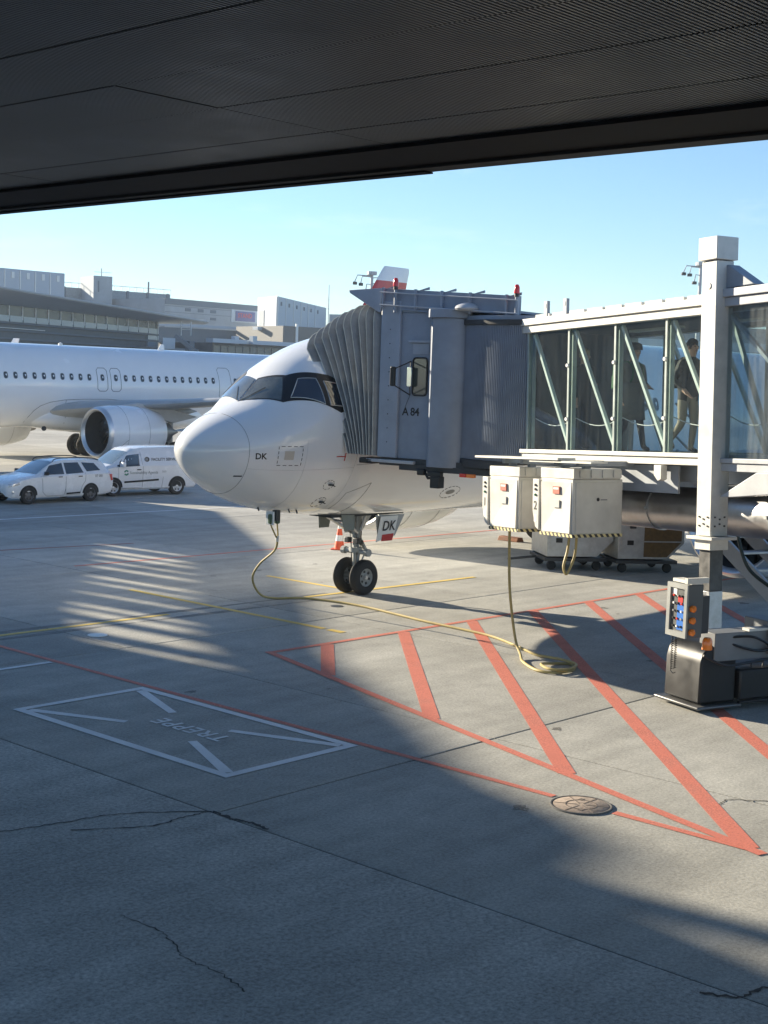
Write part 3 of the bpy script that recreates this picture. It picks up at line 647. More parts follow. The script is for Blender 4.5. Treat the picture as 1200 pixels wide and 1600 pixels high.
rect_patch('service_panel', 1.65, 1.84, 3.08, 3.25, mat('panel_beige', (.58, .53, .46), .5), .004)
def dashes(pts, n, closed=True, r=.006):
    k = MB(); m = len(pts); L = m if closed else m - 1; q = 0
    for i in range(L):
        a, b = pts[i], pts[(i + 1) % m]
        for j in range(n):
            t0, t1 = j / n, (j + .6) / n; seg = [(a[0] + (b[0] - a[0]) * t, a[1] + (b[1] - a[1]) * t) for t in (t0, t1)]
            k.tube([pt(x, thz(x, z), .002) for x, z in seg], r, 5)
    k.build('dashed_outline', INK, near, local=True)
dashes([(1.53, 2.97), (2.01, 2.97), (2.01, 3.34), (1.53, 3.34)], 4)
dashes([(2.83 + .12 * math.cos(a), 2.56 + .1 * math.sin(a)) for a in [q * math.pi / 5 for q in range(10)]], 1, r=.005); dashes([(2.92 + .13 * math.cos(a), 2.18 + .11 * math.sin(a)) for a in [q * math.pi / 5 for q in range(10)]], 1, r=.005)
rect_patch('drain_vent', .84, .98, 2.735, 2.76, INK, .003)
for (x, z) in ((2.86, 2.56), (2.96, 2.18)):
    k = MB(T=Matrix.Translation(pt(x, thz(x, z)))); k.box((0, -.03, 0), (.09, .07, .03)); k.bar((0, -.05, 0), (.06, -.09, -.03), .02, .02); k.build('air_probe', DARK, near, local=True)
rect_patch('red_marker', 2.76, 2.98, 3.135, 3.155, REDINK, .005); rect_patch('red_marker', 2.95, 2.975, 3.06, 3.22, REDINK, .006)
k = MB(); rows = []
cz = [(6.63 + .14 * math.cos(a), 2.285 + .055 * math.sin(a)) for a in [q * math.pi / 10 for q in range(20)]]
k.add([pt(x, thz(x, z), .004) for x, z in cz], [tuple(range(20))]); k.build('oval_panel', mat('panel_grey', (.25, .25, .24), .5), near, local=True)
dashes([(6.63 + .3 * math.cos(a), 2.28 + .14 * math.sin(a)) for a in [q * math.pi / 8 for q in range(16)]], 1, r=.005)
k = MB(); seamline(k, [(3.25, -1.3), (3.25, -2.9)], .0022, 12); seamline(k, [(2.1, -1.55), (2.12, -2.9)], .0018, 12); seamline(k, [(1.02, -1.98), (3.25, -1.98)], .0018, 12); k.build('skin_seam', mat('faint_seam', (.42, .43, .44), .5), near, local=True)
k = MB(); seamline(k, [(3.9, -2.2), (3.9, -2.9)], .004); seamline(k, [(3.4, -2.35), (3.9, -2.2)], .003); seamline(k, [(3.4, -2.35), (3.4, -2.7)], .003); seamline(k, [(3.3, -1.95), (6.9, -1.95)], .003, 12); k.build('panel_seam', SEAM, near, local=True)
for (x, y) in ((1.9, -.3), (2.5, -.35), (2.7, -.45)):
    k = MB(); p = pt(x, -2.95 if x < 2 else -2.8); k.bar(p, p + Vector((.02, -.02, -.07)), .03, .03); k.build('air_probe', DARK, near, local=True)
# nose gear door plate with the registration
pl = [(5.28, -.545, 1.73), (5.86, -.53, 1.73), (5.72, -.545, 1.30), (5.14, -.55, 1.18)]
k = MB(); k.prism(pl, (0, .012, 0)); plate = k.build('registration_plate', SIGNW, near, local=True)
Mx = frame((5.31, -.556, 1.42), (1, .02, 0), (0, 0, 1)); text('plate_letters', 'DK', .30, Mx, INK, plate, bold=.004, shear=.25, local=True)
k = MB(); k.prism([(5.33, -.557, 1.33), (5.71, -.545, 1.345), (5.66, -.55, 1.19), (5.30, -.556, 1.19)], (0, .008, 0)); pr = k.build('red_plate', REDINK, plate, local=True)
# ground power inlet flap under the nose
k = MB(); k.b2((2.02, -.60, 1.72), (2.06, -.38, 1.99)); k.build('inlet_flap', ACW, near, local=True, bevel=.01)
k = MB(); k.b2((2.08, -.62, 1.80), (2.2, -.5, 2.02)); k.build('power_inlet', DARK, near, local=True, bevel=.01)
# --- neighbour
LN = (24.9, 60.88, 0)
LE_ = 40.3 - LN[0]
left, lfus, lbvh, lpro, lfr = airliner('airliner', LN, 44.51, 'white airliner parked at the next stand behind the car and the van', False, LE_)
x0 = 37.92 - LN[0]
xsw = [x0 + .533 * i for i in range(-18, 10)] ; e1 = x0 + 9 * .533 + .8; e2 = e1 + .83; xsw += [e2 + .62 + .533 * i for i in range(12)] + [e1, e2] + [e2 + .62 + .533 * i for i in range(14, 32)]
more_windows(left, lpro, lfr, xsw)
for e in (e1, e2): outline(left, e, .62, 3.62, 4.78, 'overwing_exit', .014)
outline(left, e2 + .62 + .533 * 12.6, .85, 3.35, 5.0, 'cabin_door', .012); outline(left, 5.0, .85, 3.35, 5.1, 'cabin_door', .012)
k = MB(); k.lathe([(0, 0), (.05, .12), (.06, .0)], 14, Matrix.Translation((15.2, -1.9, 1.75)) @ Matrix.Rotation(-2.2, 4, 'Z')); k.build('fairing_inlet', BLACK, left, local=True)
fb = [c for c in left.children if c.name.startswith('belly_fairing')][0]; fbv = BVHTree.FromPolygons([tuple(v.co) for v in fb.data.vertices], [tuple(p.vertices) for p in fb.data.polygons])
def lskin(x, z):
    ys = [h[0].y for h in (lbvh.ray_cast(Vector((x, -5, z)), Vector((0, 1, 0))), fbv.ray_cast(Vector((x, -5, z)), Vector((0, 1, 0)))) if h[0]]; return Vector((x, min(ys) - .006 if ys else -2, z))
k = MB(); k.tube([lskin(x, z) for x, z in [(14.62, 2.0), (14.66, 2.3), (14.8, 2.6), (15.1, 2.85), (15.6, 3.03), (16.4, 3.15), (17.5, 3.2), (19, 3.22), (21, 3.1)]], .012, 5); k.build('fairing_seam', SEAM, left, local=True)
k = MB(); k.tube([lskin(16.5, z) for z in (3.15, 2.9, 2.6, 2.3, 2.0, 1.75)], .01, 5); k.build('fairing_seam', SEAM, left, local=True)
for (x, h_) in ((e1 + 5, .3), (e1 - 6, .25)):
    k = MB(); k.prism([(x, -.02, 5.86), (x + .45, -.02, 5.86), (x + .4, -.02, 5.86 + h_), (x + .2, -.02, 5.86 + h_)], (0, .04, 0)); k.build('blade_antenna', ACW, left, local=True)
k = MB(); k.lathe([(0, .12), (.1, .1), (.16, 0)], 12, Matrix.Translation((e1 - 1.2, 0, 5.85)) @ Matrix.Rotation(-math.pi / 2, 4, 'Y')); k.build('beacon', mat('beacon_white', (.8, .78, .7), .3), left, local=True, smooth=True)
# ================================================================== jet bridge
O_ = Vector((20.66, 15.33, 3.54)); SL = .0458
ev = Vector((-.336, -.94, 0)).normalized(); wv_ = Vector((.94, -.336, 0)).normalized()
TT = frame(O_, (ev.x, ev.y, SL), wv_)           # u towards the terminal, v away from the camera, z up
HH = lambda p: frame(p, ev, wv_)                # level frame, same plan
br = empty('jet_bridge', (18.63, 10.35, 0), 0, 'glazed grey passenger jet bridge docked at the near airliner', 'jet bridge')
CABM = mat('cab_grey_paint', (.25, .29, .36), .42, var=.2, scale=1.5, bump=.02, bscale=8)
CABL = mat('cab_light_grey', (.33, .37, .44), .42, var=.18, scale=1.5)
BEL = mat('bellows_fabric', (.27, .28, .285), .42, var=.25, scale=3); BELE = mat('bellows_highlight', (.6, .6, .54), .45, var=.2, scale=6)
TG = glass('tunnel_glass', (.93, .97, .96), 1.25, .01, dirt=.035); TG2 = glass('outer_tunnel_glass', (.80, .85, .88), 1.6, .03, dirt=.2)
FLOORM = mat('tunnel_floor', (.07, .075, .08), .7, var=.2); INT = mat('tunnel_lining', (.10, .105, .11), .6, var=.15); MULL = mat('mullion_green_grey', (.36, .43, .41), .4, var=.15, scale=5)
BRACE = mat('brace_pale_green', (.74, .80, .75), .42, var=.1, scale=5)
# --- inner glazed tunnel
GT = 2.07
def tbox(name, a, b, m, parent=br, T=TT, bevel=0): k = MB(T); k.b2(a, b); return k.build(name, m, parent, bevel=bevel)
def tunnel(u0, u1, v0, v1, g0, g1, posts, gm, pre, roofm, beam=CREAM):
    for v, sgn in ((v0, -1), (v1, 1)):
        tbox('floor_beam', (u0, v - .07, g0 - .19), (u1, v + .07, g0 - .075), beam, bevel=.008); tbox('sill_beam', (u0, v - .10, g0 - .07), (u1, v + .08, g0 - .002), beam, bevel=.008)
        tbox('roof_beam', (u0, v - .08, g1 + .002), (u1, v + .08, g1 + .13), beam, bevel=.008); tbox('roof_edge', (u0, v - .12, g1 + .134), (u1, v + .12, g1 + .25), beam, bevel=.01)
        for i, p in enumerate(posts):
            tbox('mullion', (p - .022, v - .03 * 1, g0), (p + .022, v + .03, g1), MULL)
            k = MB(TT); k.b2((p - .075, v + (.05 if sgn < 0 else -.12), g0), (p + .035, v + (.12 if sgn < 0 else -.05), g1)); k.build('inner_post', MULL, br)
        for a, b in zip(posts[:-1], posts[1:]):
            k = MB(TT); k.b2((a + .022, v - .008, g0), (b - .022, v + .008, g1)); k.build('glass_pane', gm, br)
            k = MB(TT); k.bar((a + .07, v - sgn * .075, g1 - .03), (b - .05, v - sgn * .075, g0 + .02), .05, .065, up=(0, 1, 0)); k.build('diagonal_brace', BRACE, br)
    tbox('floor', (u0, v0 + .08, g0 - .12), (u1, v1 - .08, g0 - .03), FLOORM); tbox('roof', (u0, v0 + .13, g1 + .16), (u1, v1 - .13, g1 + .22), roofm)
    tbox('ceiling', (u0, v0 + .1, g1 + .02), (u1, v1 - .1, g1 + .06), INT)
P1 = [.03, 1.27, 2.57, 3.87, 5.17, 6.2]
tunnel(-.1, 6.3, 0, 2.2, 0, GT, P1, TG, 'inner', GREY)
u = .35
while u < 5.2:                              # roof purlin ends, the notched top edge
    tbox('roof_rib', (u, -.10, GT + .25), (u + .42, 2.3, GT + .30), CREAM); u += .51
for p in (1.27, 2.57, 3.87):
    for z in (.53, 1.45):
        k = MB(TT); k.lathe([(0, 0), (0, .035), (.03, .03), (.03, 0)], 14, Matrix.Translation((p, -.035, z)) @ Matrix.Rotation(-math.pi / 2, 4, 'Z')); k.build('glazing_clip', SIGNW, br, smooth=True)
for a, b in zip(P1[:-1], P1[1:]):
    k = MB(TT); k.tube([(a + (b - a) * q / 12, .16, .55 - .13 * math.sin(math.pi * q / 12)) for q in range(13)], .008, 6); k.build('hanging_cable', SIGNW, br)
tbox('ceiling_light', (1.6, 1.0, GT - .03), (2.9, 1.15, GT + .01), mat('lamp_cover', (.75, .75, .68), .4)); tbox('ceiling_light', (3.5, 1.0, GT - .03), (4.8, 1.15, GT + .01), MATS['lamp_cover'])
for u in (.62, 1.2):
    k = MB(TT); k.b2((u, -.11, GT + .22), (u + .1, -.05, GT + .52)); k.b2((u + .03, -.115, GT + .40), (u + .075, -.108, GT + .47)); k.build('lifting_lug', GREY, br, bevel=.01)
# --- outer tunnel running back to the terminal
P2 = [5.33 + 2.6 * i for i in range(8)]
tunnel(5.30, 24, -.24, 2.44, -.06, 2.12, P2, TG2, 'outer', GREY, beam=LGREY)
tbox('end_frame', (5.25, -.30, -.15), (5.33, -.10, 2.4), CREAM, bevel=.01); tbox('end_frame', (5.25, 2.3, -.15), (5.33, 2.5, 2.4), CREAM, bevel=.01); tbox('end_frame', (5.24, -.3, 2.14), (5.36, 2.5, 2.38), GREY, bevel=.01)
k = MB(TT); k.prism([(5.35, -.3, 2.38), (5.35, -.3, 2.72), (5.55, -.3, 2.72), (6.1, -.3, 2.4)], (0, .22, 0)); k.build('roof_bracket', GREY, br, bevel=.01)
k = MB(TT); k.prism([(6.3, -.36, -.25), (5.55, -.36, -.62), (5.75, -.36, -.62), (8.8, -.36, -.36), (8.8, -.36, -.25)], (0, .25, 0)); k.build('haunch_bracket', LGREY, br, bevel=.01)
# underframe
for v in (.35, 1.85): tbox('underframe_beam', (-.8, v - .06, -.46), (24, v + .06, -.2), GREY)
for u in (-.5, 5.9, 8): tbox('cross_beam', (u, .0, -.42), (u + .1, 2.2, -.22), GREY)
tbox('duct_shading_skirt', (-.6, .08, -.64), (4.1, .12, -.21), GREY)  # sheet added to keep the sun off the duct top
tbox('cable_tray', (.25, -1.25, -.15), (2.75, -.9, -.115), CREAM); tbox('cable_tray', (1.9, -1.22, -.19), (3.6, -.9, -.16), CREAM)
for u in (3.75,): k = MB(TT); k.prism([(u, -.12, -.2), (u + .18, -.12, -.2), (u + .18, -.12, -.42), (u + .1, -.12, -.45), (u, -.12, -.36)], (0, .12, 0)); k.build('hanger_bracket', CREAM, br, bevel=.008)

# --- pre-conditioned air / ground power cabinets hung below
HAZ = bpy.data.materials.new('hazard_stripes'); HAZ.use_nodes = True
def hz():
    n, l = HAZ.node_tree.nodes, HAZ.node_tree.links; b = n['Principled BSDF']; tc = n.new('ShaderNodeNewGeometry'); d = n.new('ShaderNodeVectorMath'); d.operation = 'DOT_PRODUCT'
    d.inputs[1].default_value = (ev.x * 9 + wv_.x * 9, ev.y * 9 + wv_.y * 9, 7); l.new(tc.outputs['Position'], d.inputs[0]); f = n.new('ShaderNodeMath'); f.operation = 'FRACT'; l.new(d.outputs['Value'], f.inputs[0])
    g_ = n.new('ShaderNodeMath'); g_.operation = 'GREATER_THAN'; g_.inputs[1].default_value = .5; l.new(f.outputs[0], g_.inputs[0]); x = n.new('ShaderNodeMix'); x.data_type = 'RGBA'
    x.inputs['A'].default_value = (.03, .03, .03, 1); x.inputs['B'].default_value = (.7, .6, .3, 1); l.new(g_.outputs[0], x.inputs['Factor']); l.new(x.outputs['Result'], b.inputs['Base Color'])
hz()
CABW = mat('cabinet_white', (.62, .61, .57), .45, var=.12, scale=3)
def cabinet(u0, u1, zt, zb, num):
    TB = TT @ Matrix.Translation((0, -1.13, 0)); W_ = .97
    def tbox(name, a, b, m, parent=br, bevel=0): k = MB(TB); k.b2(a, b); return k.build(name, m, parent, bevel=bevel)
    c = tbox('power_cabinet', (u0, 0, zb), (u1, W_, zt), CABW, bevel=.012)
    # door panels slightly proud, with a cross fold
    k = MB(TB); x0_, x1_, z0_, z1_ = u0 + .04, u1 - .04, zb + .06, zt - .05; k.add([(x0_, -.008, z0_), (x1_, -.034, z0_), (x1_, -.008, z1_), (x0_, -.03, z1_), (x0_, 0, z0_), (x1_, 0, z0_), (x1_, 0, z1_), (x0_, 0, z1_)], [(0, 1, 2), (0, 2, 3), (0, 4, 5, 1), (1, 5, 6, 2), (2, 6, 7, 3), (3, 7, 4, 0)]); k.build('cabinet_door', CABW, c)
    tbox('cabinet_door', (u1, .05, zb + .06), (u1 + .012, W_ - .05, zt - .05), CABW, c, bevel=.004)
    tbox('hazard_strip', (u0, -.016, zb - .002), (u1 + .016, .0, zb + .048), HAZ, c); tbox('hazard_strip', (u1, .002, zb - .002), (u1 + .016, W_, zb + .048), HAZ, c)
    tbox('cabinet_head', (u0 - .02, .0, zt + .003), (u1 + .02, W_ - .05, zt + .17), CABW, c, bevel=.01)
    for u in (u0 + .12, u1 - .2): tbox('hanger', (u, .3, zt + .17), (u + .08, .42, -.24), GREY, c)
    for q in range(4): tbox('head_slot', (u1 + .02, .1 + q * .22, zt + .03), (u1 + .05, .25 + q * .22, zt + .15), CABW, c)
    k = MB(TB); k.prism([(u0 - .02, -.03, zt - .02), (u0 - .2, -.03, zt - .02), (u0 - .2, -.03, zb + .38), (u0 - .12, -.03, zb + .12), (u0 - .02, -.03, zb + .06)], (0, .45, 0)); p = k.build('control_panel', CABW, c, bevel=.008)
    M_ = TB @ frame((u0 - .165, -.034, zt - .52), (1, 0, 0), (0, 0, 1)); text('cabinet_number', num, .2, M_, INK, p, bold=.003)
    for q, m in ((.12, BLACK), (.19, BLACK), (.28, mat('green_button', (.02, .12, .06), .3))): k = MB(TB); k.lathe([(0, 0), (0, .022), (.02, .02), (.02, 0)], 12, Matrix.Translation((u0 - .11, -.03, zt - q)) @ Matrix.Rotation(-math.pi / 2, 4, 'Z')); k.build('push_button', m, p, smooth=True)
    tbox('print_mark', (u0 - .15, -.033, zt - .72), (u0 - .07, -.031, zt - .60), SIGNW, p)
    tbox('warning_sticker', (u0 + .38, -.036, zt - .24), (u0 + .56, -.02, zt - .12), mat('sticker_red', (.5, .12, .08), .5), c); tbox('sticker_print', (u0 + .4, -.038, zt - .17), (u0 + .54, -.0365, zt - .14), SIGNW, c)
    tbox('printed_notice', (u0 + .38, -.035, zt - .46), (u0 + .56, -.02, zt - .34), mat('notice_grey', (.5, .5, .48), .5), c)
    k = MB(TB); k.lathe([(0, 0), (0, .03), (.003, .03), (.003, 0)], 16, Matrix.Translation((u1 + .012, .48, zt - .32))); k.build('maker_badge', INK, c); tbox('maker_print', (u1 + .0125, .53, zt - .335), (u1 + .0145, .66, zt - .315), mat('print_grey', (.25, .25, .25), .5), c)
    for q in ((.06, .1), (.06, .9), (.5, .02)): pass
    return c
cabinet(.57, 1.47, -.46, -1.38, '1'); cabinet(2.13, 3.02, -.45, -1.37, '2')
for u in (.75, 1.3, 2.3, 2.9): tbox('outrigger', (u, -1.0, -.24), (u + .09, .1, -.16), GREY)
# --- conditioned-air duct
k = MB(TT @ Matrix.Translation((1.5, .9, -.93))); k.lathe([(0, .0), (0, .36), (14, .36), (14, 0)], 48); k.build('air_duct', mat('duct_metal', (.50, .50, .50), .36, .9, var=.15, scale=4), br, smooth=True)
for u in (2.75, 5.6, 8.5): k = MB(TT @ Matrix.Translation((u, .9, -.93))); k.lathe([(-.02, .36), (-.02, .378), (.02, .378), (.02, .36)], 40, caps=False); k.box((0, -.39, 0), (.06, .06, .05)); k.build('duct_clamp', STEEL, br, smooth=True)
# --- rotunda with ribbed curtain
RC = Vector((22.4, 16.1)); n_ = 44; a0, a1 = math.radians(154), math.radians(206); rows = []; dk = []
for i in range(n_ * 4):
    a = a0 + (a1 - a0) * i / (n_ * 4 - 1); r = 1.83 + (.03 if (i // 2) % 2 else 0); rows.append([(RC.x + r * math.cos(a), RC.y + r * math.sin(a), 3.28), (RC.x + r * math.cos(a), RC.y + r * math.sin(a), 5.76)])
k = MB(); k.grid(rows); k.build('slatted_curtain', CABM, br, fix=False)
for z0, z1, m, rr in ((5.765, 5.85, DARK, 1.9), (3.13, 3.27, DARK, 1.88), (5.855, 5.93, CABM, 1.86)):
    k = MB(); k.lathe([(z0, 0), (z0, rr), (z1, rr), (z1, 0)], 64, Matrix.Translation((RC.x, RC.y, 0)) @ Matrix.Rotation(-math.pi / 2, 4, 'Y') @ Matrix.Scale(1, 4)); k.build('rotunda_ring', m, br, smooth=True)
k = MB(); k.lathe([(3.3, 1.6), (5.7, 1.6)], 40, Matrix.Translation((RC.x, RC.y, 0)) @ Matrix.Rotation(-math.pi / 2, 4, 'Y') @ Matrix.Scale(1, 4), caps=False); k.build('dark_interior_drum', BLACK, br, smooth=True)  # black drum standing in for the shade inside the rotunda
# --- cab
DL = math.radians(8); K_ = Vector((20.4, 18.69, 0)); TC = frame(K_, (math.sin(DL), -math.cos(DL), 0), (math.cos(DL), math.sin(DL), 0))
def cbox(name, a, b, m, parent=br, bevel=0): return tbox(name, a, b, m, parent, TC, bevel)
cab = cbox('cab_side_wall', (.42, 0, 3.2), (1.13, .06, 5.98), CABM, bevel=.005)
cbox('cab_corner_post', (-.02, -.06, 3.2), (.42, .06, 6.2), CABL, bevel=.015)
for q in range(9): k = MB(TC); k.lathe([(0, .012), (.008, .01), (.01, 0)], 8, Matrix.Translation((.2, -.06, 3.5 + q * .27)) @ Matrix.Rotation(-math.pi / 2, 4, 'Z')); k.build('bolt', DARK, br)
k = MB(TC); k.prism([(1.12, .05, 3.08), (1.15, -.1, 3.08), (1.22, -.16, 3.08), (1.52, -.16, 3.08), (1.7, -.08, 3.08), (1.82, .1, 3.08)], (0, 0, 2.80)); k.build('cab_fairing', CABM, br, bevel=.006)
k = MB(TC); k.prism([(1.09, .07, 5.885), (1.11, -.15, 5.885), (1.19, -.22, 5.885), (1.54, -.22, 5.885), (1.74, -.08, 5.885), (1.9, .1, 5.885)], (0, 0, .16)); k.build('fairing_cap', CABM, br, bevel=.006)
cbox('cab_far_wall', (.0, 3.7, 3.2), (2.0, 3.76, 5.98), CABM); cbox('cab_roof', (-.1, .0, 5.985), (2.9, 3.76, 6.03), CABM); cbox('cab_floor', (.0, .0, 3.05), (2.4, 3.7, 3.19), DARK)
cbox('cab_door_panel', (.0, .5, 3.2), (.04, 3.7, 5.98), INT)
cbox('door_canopy', (.62, -.05, 5.42), (1.12, 0, 5.46), CABL); cbox('hatch_panel', (.70, -.008, 5.2), (1.06, -.001, 5.40), CABL, bevel=.003); cbox('wall_joint', (1.105, -.004, 3.25), (1.115, -.001, 5.9), DARK)
text('stand_number', 'A 84', .215, TC @ frame((.50, -.005, 4.03), (1, 0, 0), (0, 0, 1)), INK, br, bold=.004, space=.92)
def rrect(x0, x1, z0, z1, r, y, n=5):
    P = []
    for cx, cz, a in ((x1 - r, z1 - r, 0), (x0 + r, z1 - r, 90), (x0 + r, z0 + r, 180), (x1 - r, z0 + r, 270)):
        for q in range(n + 1): t = math.radians(a + 90 * q / n); P.append((cx + r * math.cos(t), y, cz + r * math.sin(t)))
    return P
k = MB(TC); k.prism(rrect(.72, 1.04, 4.42, 5.13, .07, -.012), (0, .011, 0)); wn_ = k.build('cab_window', mat('cab_window_glass', (.05, .065, .06), .08, spec=.8, coat=.6), br)
k = MB(TC); k.tube(rrect(.72, 1.04, 4.42, 5.13, .07, -.012), .018, 6, closed=True); k.build('window_gasket', BLACK, wn_)
for (x, y, z0, z1) in ((.52, -.42, 4.58, 4.95), (.9, -.42, 4.58, 4.95)):
    k = MB(TC); k.prism(rrect(x - .05, x + .05, z0, z1, .03, y), (0, .05, 0)); mo_ = k.build('mirror', BLACK if x < .8 else mat('mirror_glass', (.6, .63, .6), .08, 1.), br, bevel=.006)
    k = MB(TC); k.tube([(x, y + .04, z1 - .05), (.68, -.03, 5.06)], .012, 6); k.tube([(x, y + .04, z0 + .03), (.68, -.03, 4.42)], .012, 6); k.build('mirror_arm', BLACK, mo_)
k = MB(TC); k.tube(bez([(.68, -.02, 4.42), (.6, -.02, 4.25), (.56, -.02, 4.12), (.6, -.02, 4.08)], 6), .004, 5); k.build('cable', BLACK, br)
# hood above the cab
def hz_(x): return 6.45 - .055 * x
k = MB(TC); k.prism([(-.05, -.04, hz_(0) - .36), (3.0, -.04, hz_(3) - .34), (3.0, -.04, hz_(3)), (-.05, -.04, hz_(0))], (0, .05, 0)); k.build('hood_fascia', CABM, br, bevel=.004)
for x in (.0, .74, 1.33, 1.95, 2.72, 2.96):
    k = MB(TC); k.b2((x, -.10, hz_(x) - .38), (x + .035, -.041, hz_(x) + .01)); k.build('fascia_rib', CABL, br)
    if x < 2.9: k = MB(TC); k.prism([(x + .035, -.045, hz_(x) - .02), (x + .3, -.045, hz_(x) - .0), (x + .3, -.045, hz_(x) + .05)], (0, .03, 0)); k.build('fascia_fin', CABL, br)
for x, w in ((.3, .75), (.95, .5), (2.3, .42)):
    k = MB(TC); k.prism([(x, -.05, hz_(x) - .37), (x + w, -.05, 5.98), (x + w + .1, -.05, 5.9), (x + w + .1, .02, hz_(x) - .37)], (0, .02, 0)); k.build('roof_gusset', CABL, br)
for dz in (.02, -.22):
    k = MB(TC); k.tube([(-.02, -.14, hz_(0) - .1 + dz), (3.0, -.14, hz_(3) - .1 + dz)], .014, 6); k.build('guard_rail', LGREY, br)
k = MB(TC); k.prism([(-.05, -.05, hz_(0)), (-.05, -.05, 5.98), (-.12, -.05, 6.0), (-.80, -.05, 6.36), (-.82, -.05, 6.42)], (0, 3.8, 0)); k.build('hood_visor', CABL, br, bevel=.006)
def beacon(p, h=.16, r=.055, m=REDP):
    k = MB(TC); k.tube([p, (p[0], p[1], p[2] + .06)], r * .8, 12); b = k.build('beacon_base', DARK, br, smooth=True)
    k = MB(TC @ Matrix.Translation((p[0], p[1], p[2] + .06)) @ Matrix.Rotation(-math.pi / 2, 4, 'Y')); k.lathe([(0, r), (h * .7, r * .92), (h, r * .5), (h, 0)], 14); k.build('beacon_lens', mat('red_lens', (.7, .03, .02), .15, coat=.6), b, smooth=True)
beacon((.33, -.12, hz_(.3) - .02)); beacon((2.97, -.12, hz_(3) - .02))
for x in (.33, 2.97): k = MB(TC); k.tube([(x, -.12, hz_(x) - .45), (x, -.12, hz_(x))], .03, 8); k.build('beacon_pole', CABM, br, smooth=True)
k = MB(TC @ Matrix.Translation((1.9, -.05, 6.06)) @ Matrix.Rotation(-math.pi / 2, 4, 'Y')); k.lathe([(-.03, .22), (0, .24), (.04, .22), (.08, .16), (.1, .08), (.11, 0)], 28); k.build('floodlight_dome', LGREY, br, smooth=True)
# underside of the cab
cbox('bumper_beam', (-.25, -.1, 3.10), (.85, .0, 3.16), LGREY, bevel=.006); cbox('bumper_pad', (-.42, -.1, 3.06), (-.1, .35, 3.17), BLACK, bevel=.02); cbox('cab_chassis', (.5, -.05, 2.98), (3.4, .06, 3.09), DARK)
k = MB(TC); k.box((1.42, -.12, 2.8), (.2, .2, .22)); k.box((1.36, -.1, 2.95), (.3, .12, .1)); k.tube([(1.1, -.08, 3.0), (1.2, -.1, 2.86), (1.4, -.1, 2.9)], .03, 6); k.build('floodlight', BLACK, br, bevel=.02)
k = MB(TC); k.box((1.05, -.1, 2.97), (.16, .1, .12)); k.build('sensor_box', BLACK, br, bevel=.02)
cbox('warning_lamp', (1.9, -.12, 2.93), (2.04, -.03, 3.0), mat('red_lens', (.7, .03, .02)), bevel=.01); cbox('warning_lamp', (2.05, -.12, 2.93), (2.22, -.03, 3.0), ORANGE, bevel=.01)
# --- bellows: overlapping folds fanning out from the cab to the skin
NF = 10
def bl(t, o):
    """outline of one hoop at t (0 cab .. 1 aircraft): near side up, over the roof, down the far side"""
    X0 = 20.4 - o; X1 = 24.15 + o; yb = 18.72 + .72 * t; yt = 18.72 + 2.0 * t; zt = 6.16 - .66 * t * t + o * .6; c = .35
    P = []
    for q in range(9): s_ = q / 8; P.append((X0 + .03 * s_, yb + (yt - yb) * (s_ ** 1.25), 3.22 + (zt - c - 3.22) * s_))
    for q in range(1, 6): a = math.pi / 2 * q / 5; P.append((X0 + .03 + c * (1 - math.cos(a)), yt, zt - c + c * math.sin(a)))
    for q in range(1, 6): P.append((X0 + .03 + c + (X1 - X0 - 2 * c) * q / 6, yt, zt))
    for q in range(0, 6): a = math.pi / 2 * q / 5; P.append((X1 - c + c * math.sin(a), yt, zt - c + c * math.cos(a)))
    for q in range(7, -1, -1): s_ = q / 8; P.append((X1, yb + (yt - yb) * (s_ ** 1.25), 3.22 + (zt - c - 3.22) * s_))
    return P
for i in range(NF):
    t0, t1 = i / NF, (i + 1) / NF; ja, jb = random.uniform(-.004, .004), random.uniform(-.008, .01)
    k = MB(); k.grid([bl(t0 + .002, -.02), bl(t0 + .076 + ja, .12 + jb), bl(t0 + .088 + ja, .12 + jb), bl(t1 + .004, -.02)]); f = k.build('bellows_fold', BEL, br)
    k = MB(); k.tube(bl(t0 + .082 + ja, .124 + jb), .009, 5); k.build('fold_highlight', BELE, f)  # pale tubes painted as highlights along the folds
# --- lift column, drive bogie
def colm(name, u, v):
    kx = tbox(name, (u - .16, v - .16, -1.2), (u + .16, v + .16, 2.78), CREAM, bevel=.012)
    tbox('column_head', (u - .2, v - .2, 2.79), (u + .2, v + .2, 3.12), CREAM, kx, bevel=.01)
    tbox('column_flange', (u - .28, v - .24, -1.25), (u + .28, v + .24, -1.205), CREAM, kx, bevel=.004); tbox('column_foot', (u - .17, v - .17, -1.40), (u + .17, v + .17, -1.255), CREAM, kx, bevel=.006)
    tbox('inner_post', (u - .12, v - .12, -2.0), (u + .12, v + .12, -1.40), mat('greasy_steel', (.10, .10, .10), .45, .6, var=.4, scale=6), kx, bevel=.006); tbox('post_sleeve', (u - .125, v - .125, -2.55), (u + .125, v + .125, -2.003), STEEL, kx, bevel=.006)
    for fu, fv, nx in ((u, v - .16, 0), (u + .16, v, 1)):
        for q in range(6):
            d = (-.09 + .09 * (q % 3)); z = -1.05 if q < 3 else -.95
            c = (fu + d, fv - .004, z + .03 * (q % 2)) if not nx else (fu + .004, fv + d, z + .03 * (q % 2)); k = MB(TT); k.box(c, (.022, .022, .022)); k.build('bolt', DARK, kx)
    k = MB(TT); k.lathe([(0, 0), (0, .05), (.012, .045), (.012, 0)], 18, Matrix.Translation((u, v - .16, 2.42)) @ Matrix.Rotation(-math.pi / 2, 4, 'Z')); k.build('inspection_cap', CREAM, kx, smooth=True)
    return kx
U0, V0 = 5.36, -.32
colm('lift_column', U0, V0); colm('lift_column', U0, 2.62)
tbox('column_crosshead', (U0 - .12, V0 + .17, -.62), (U0 + .12, 2.45, -.47), GREY)
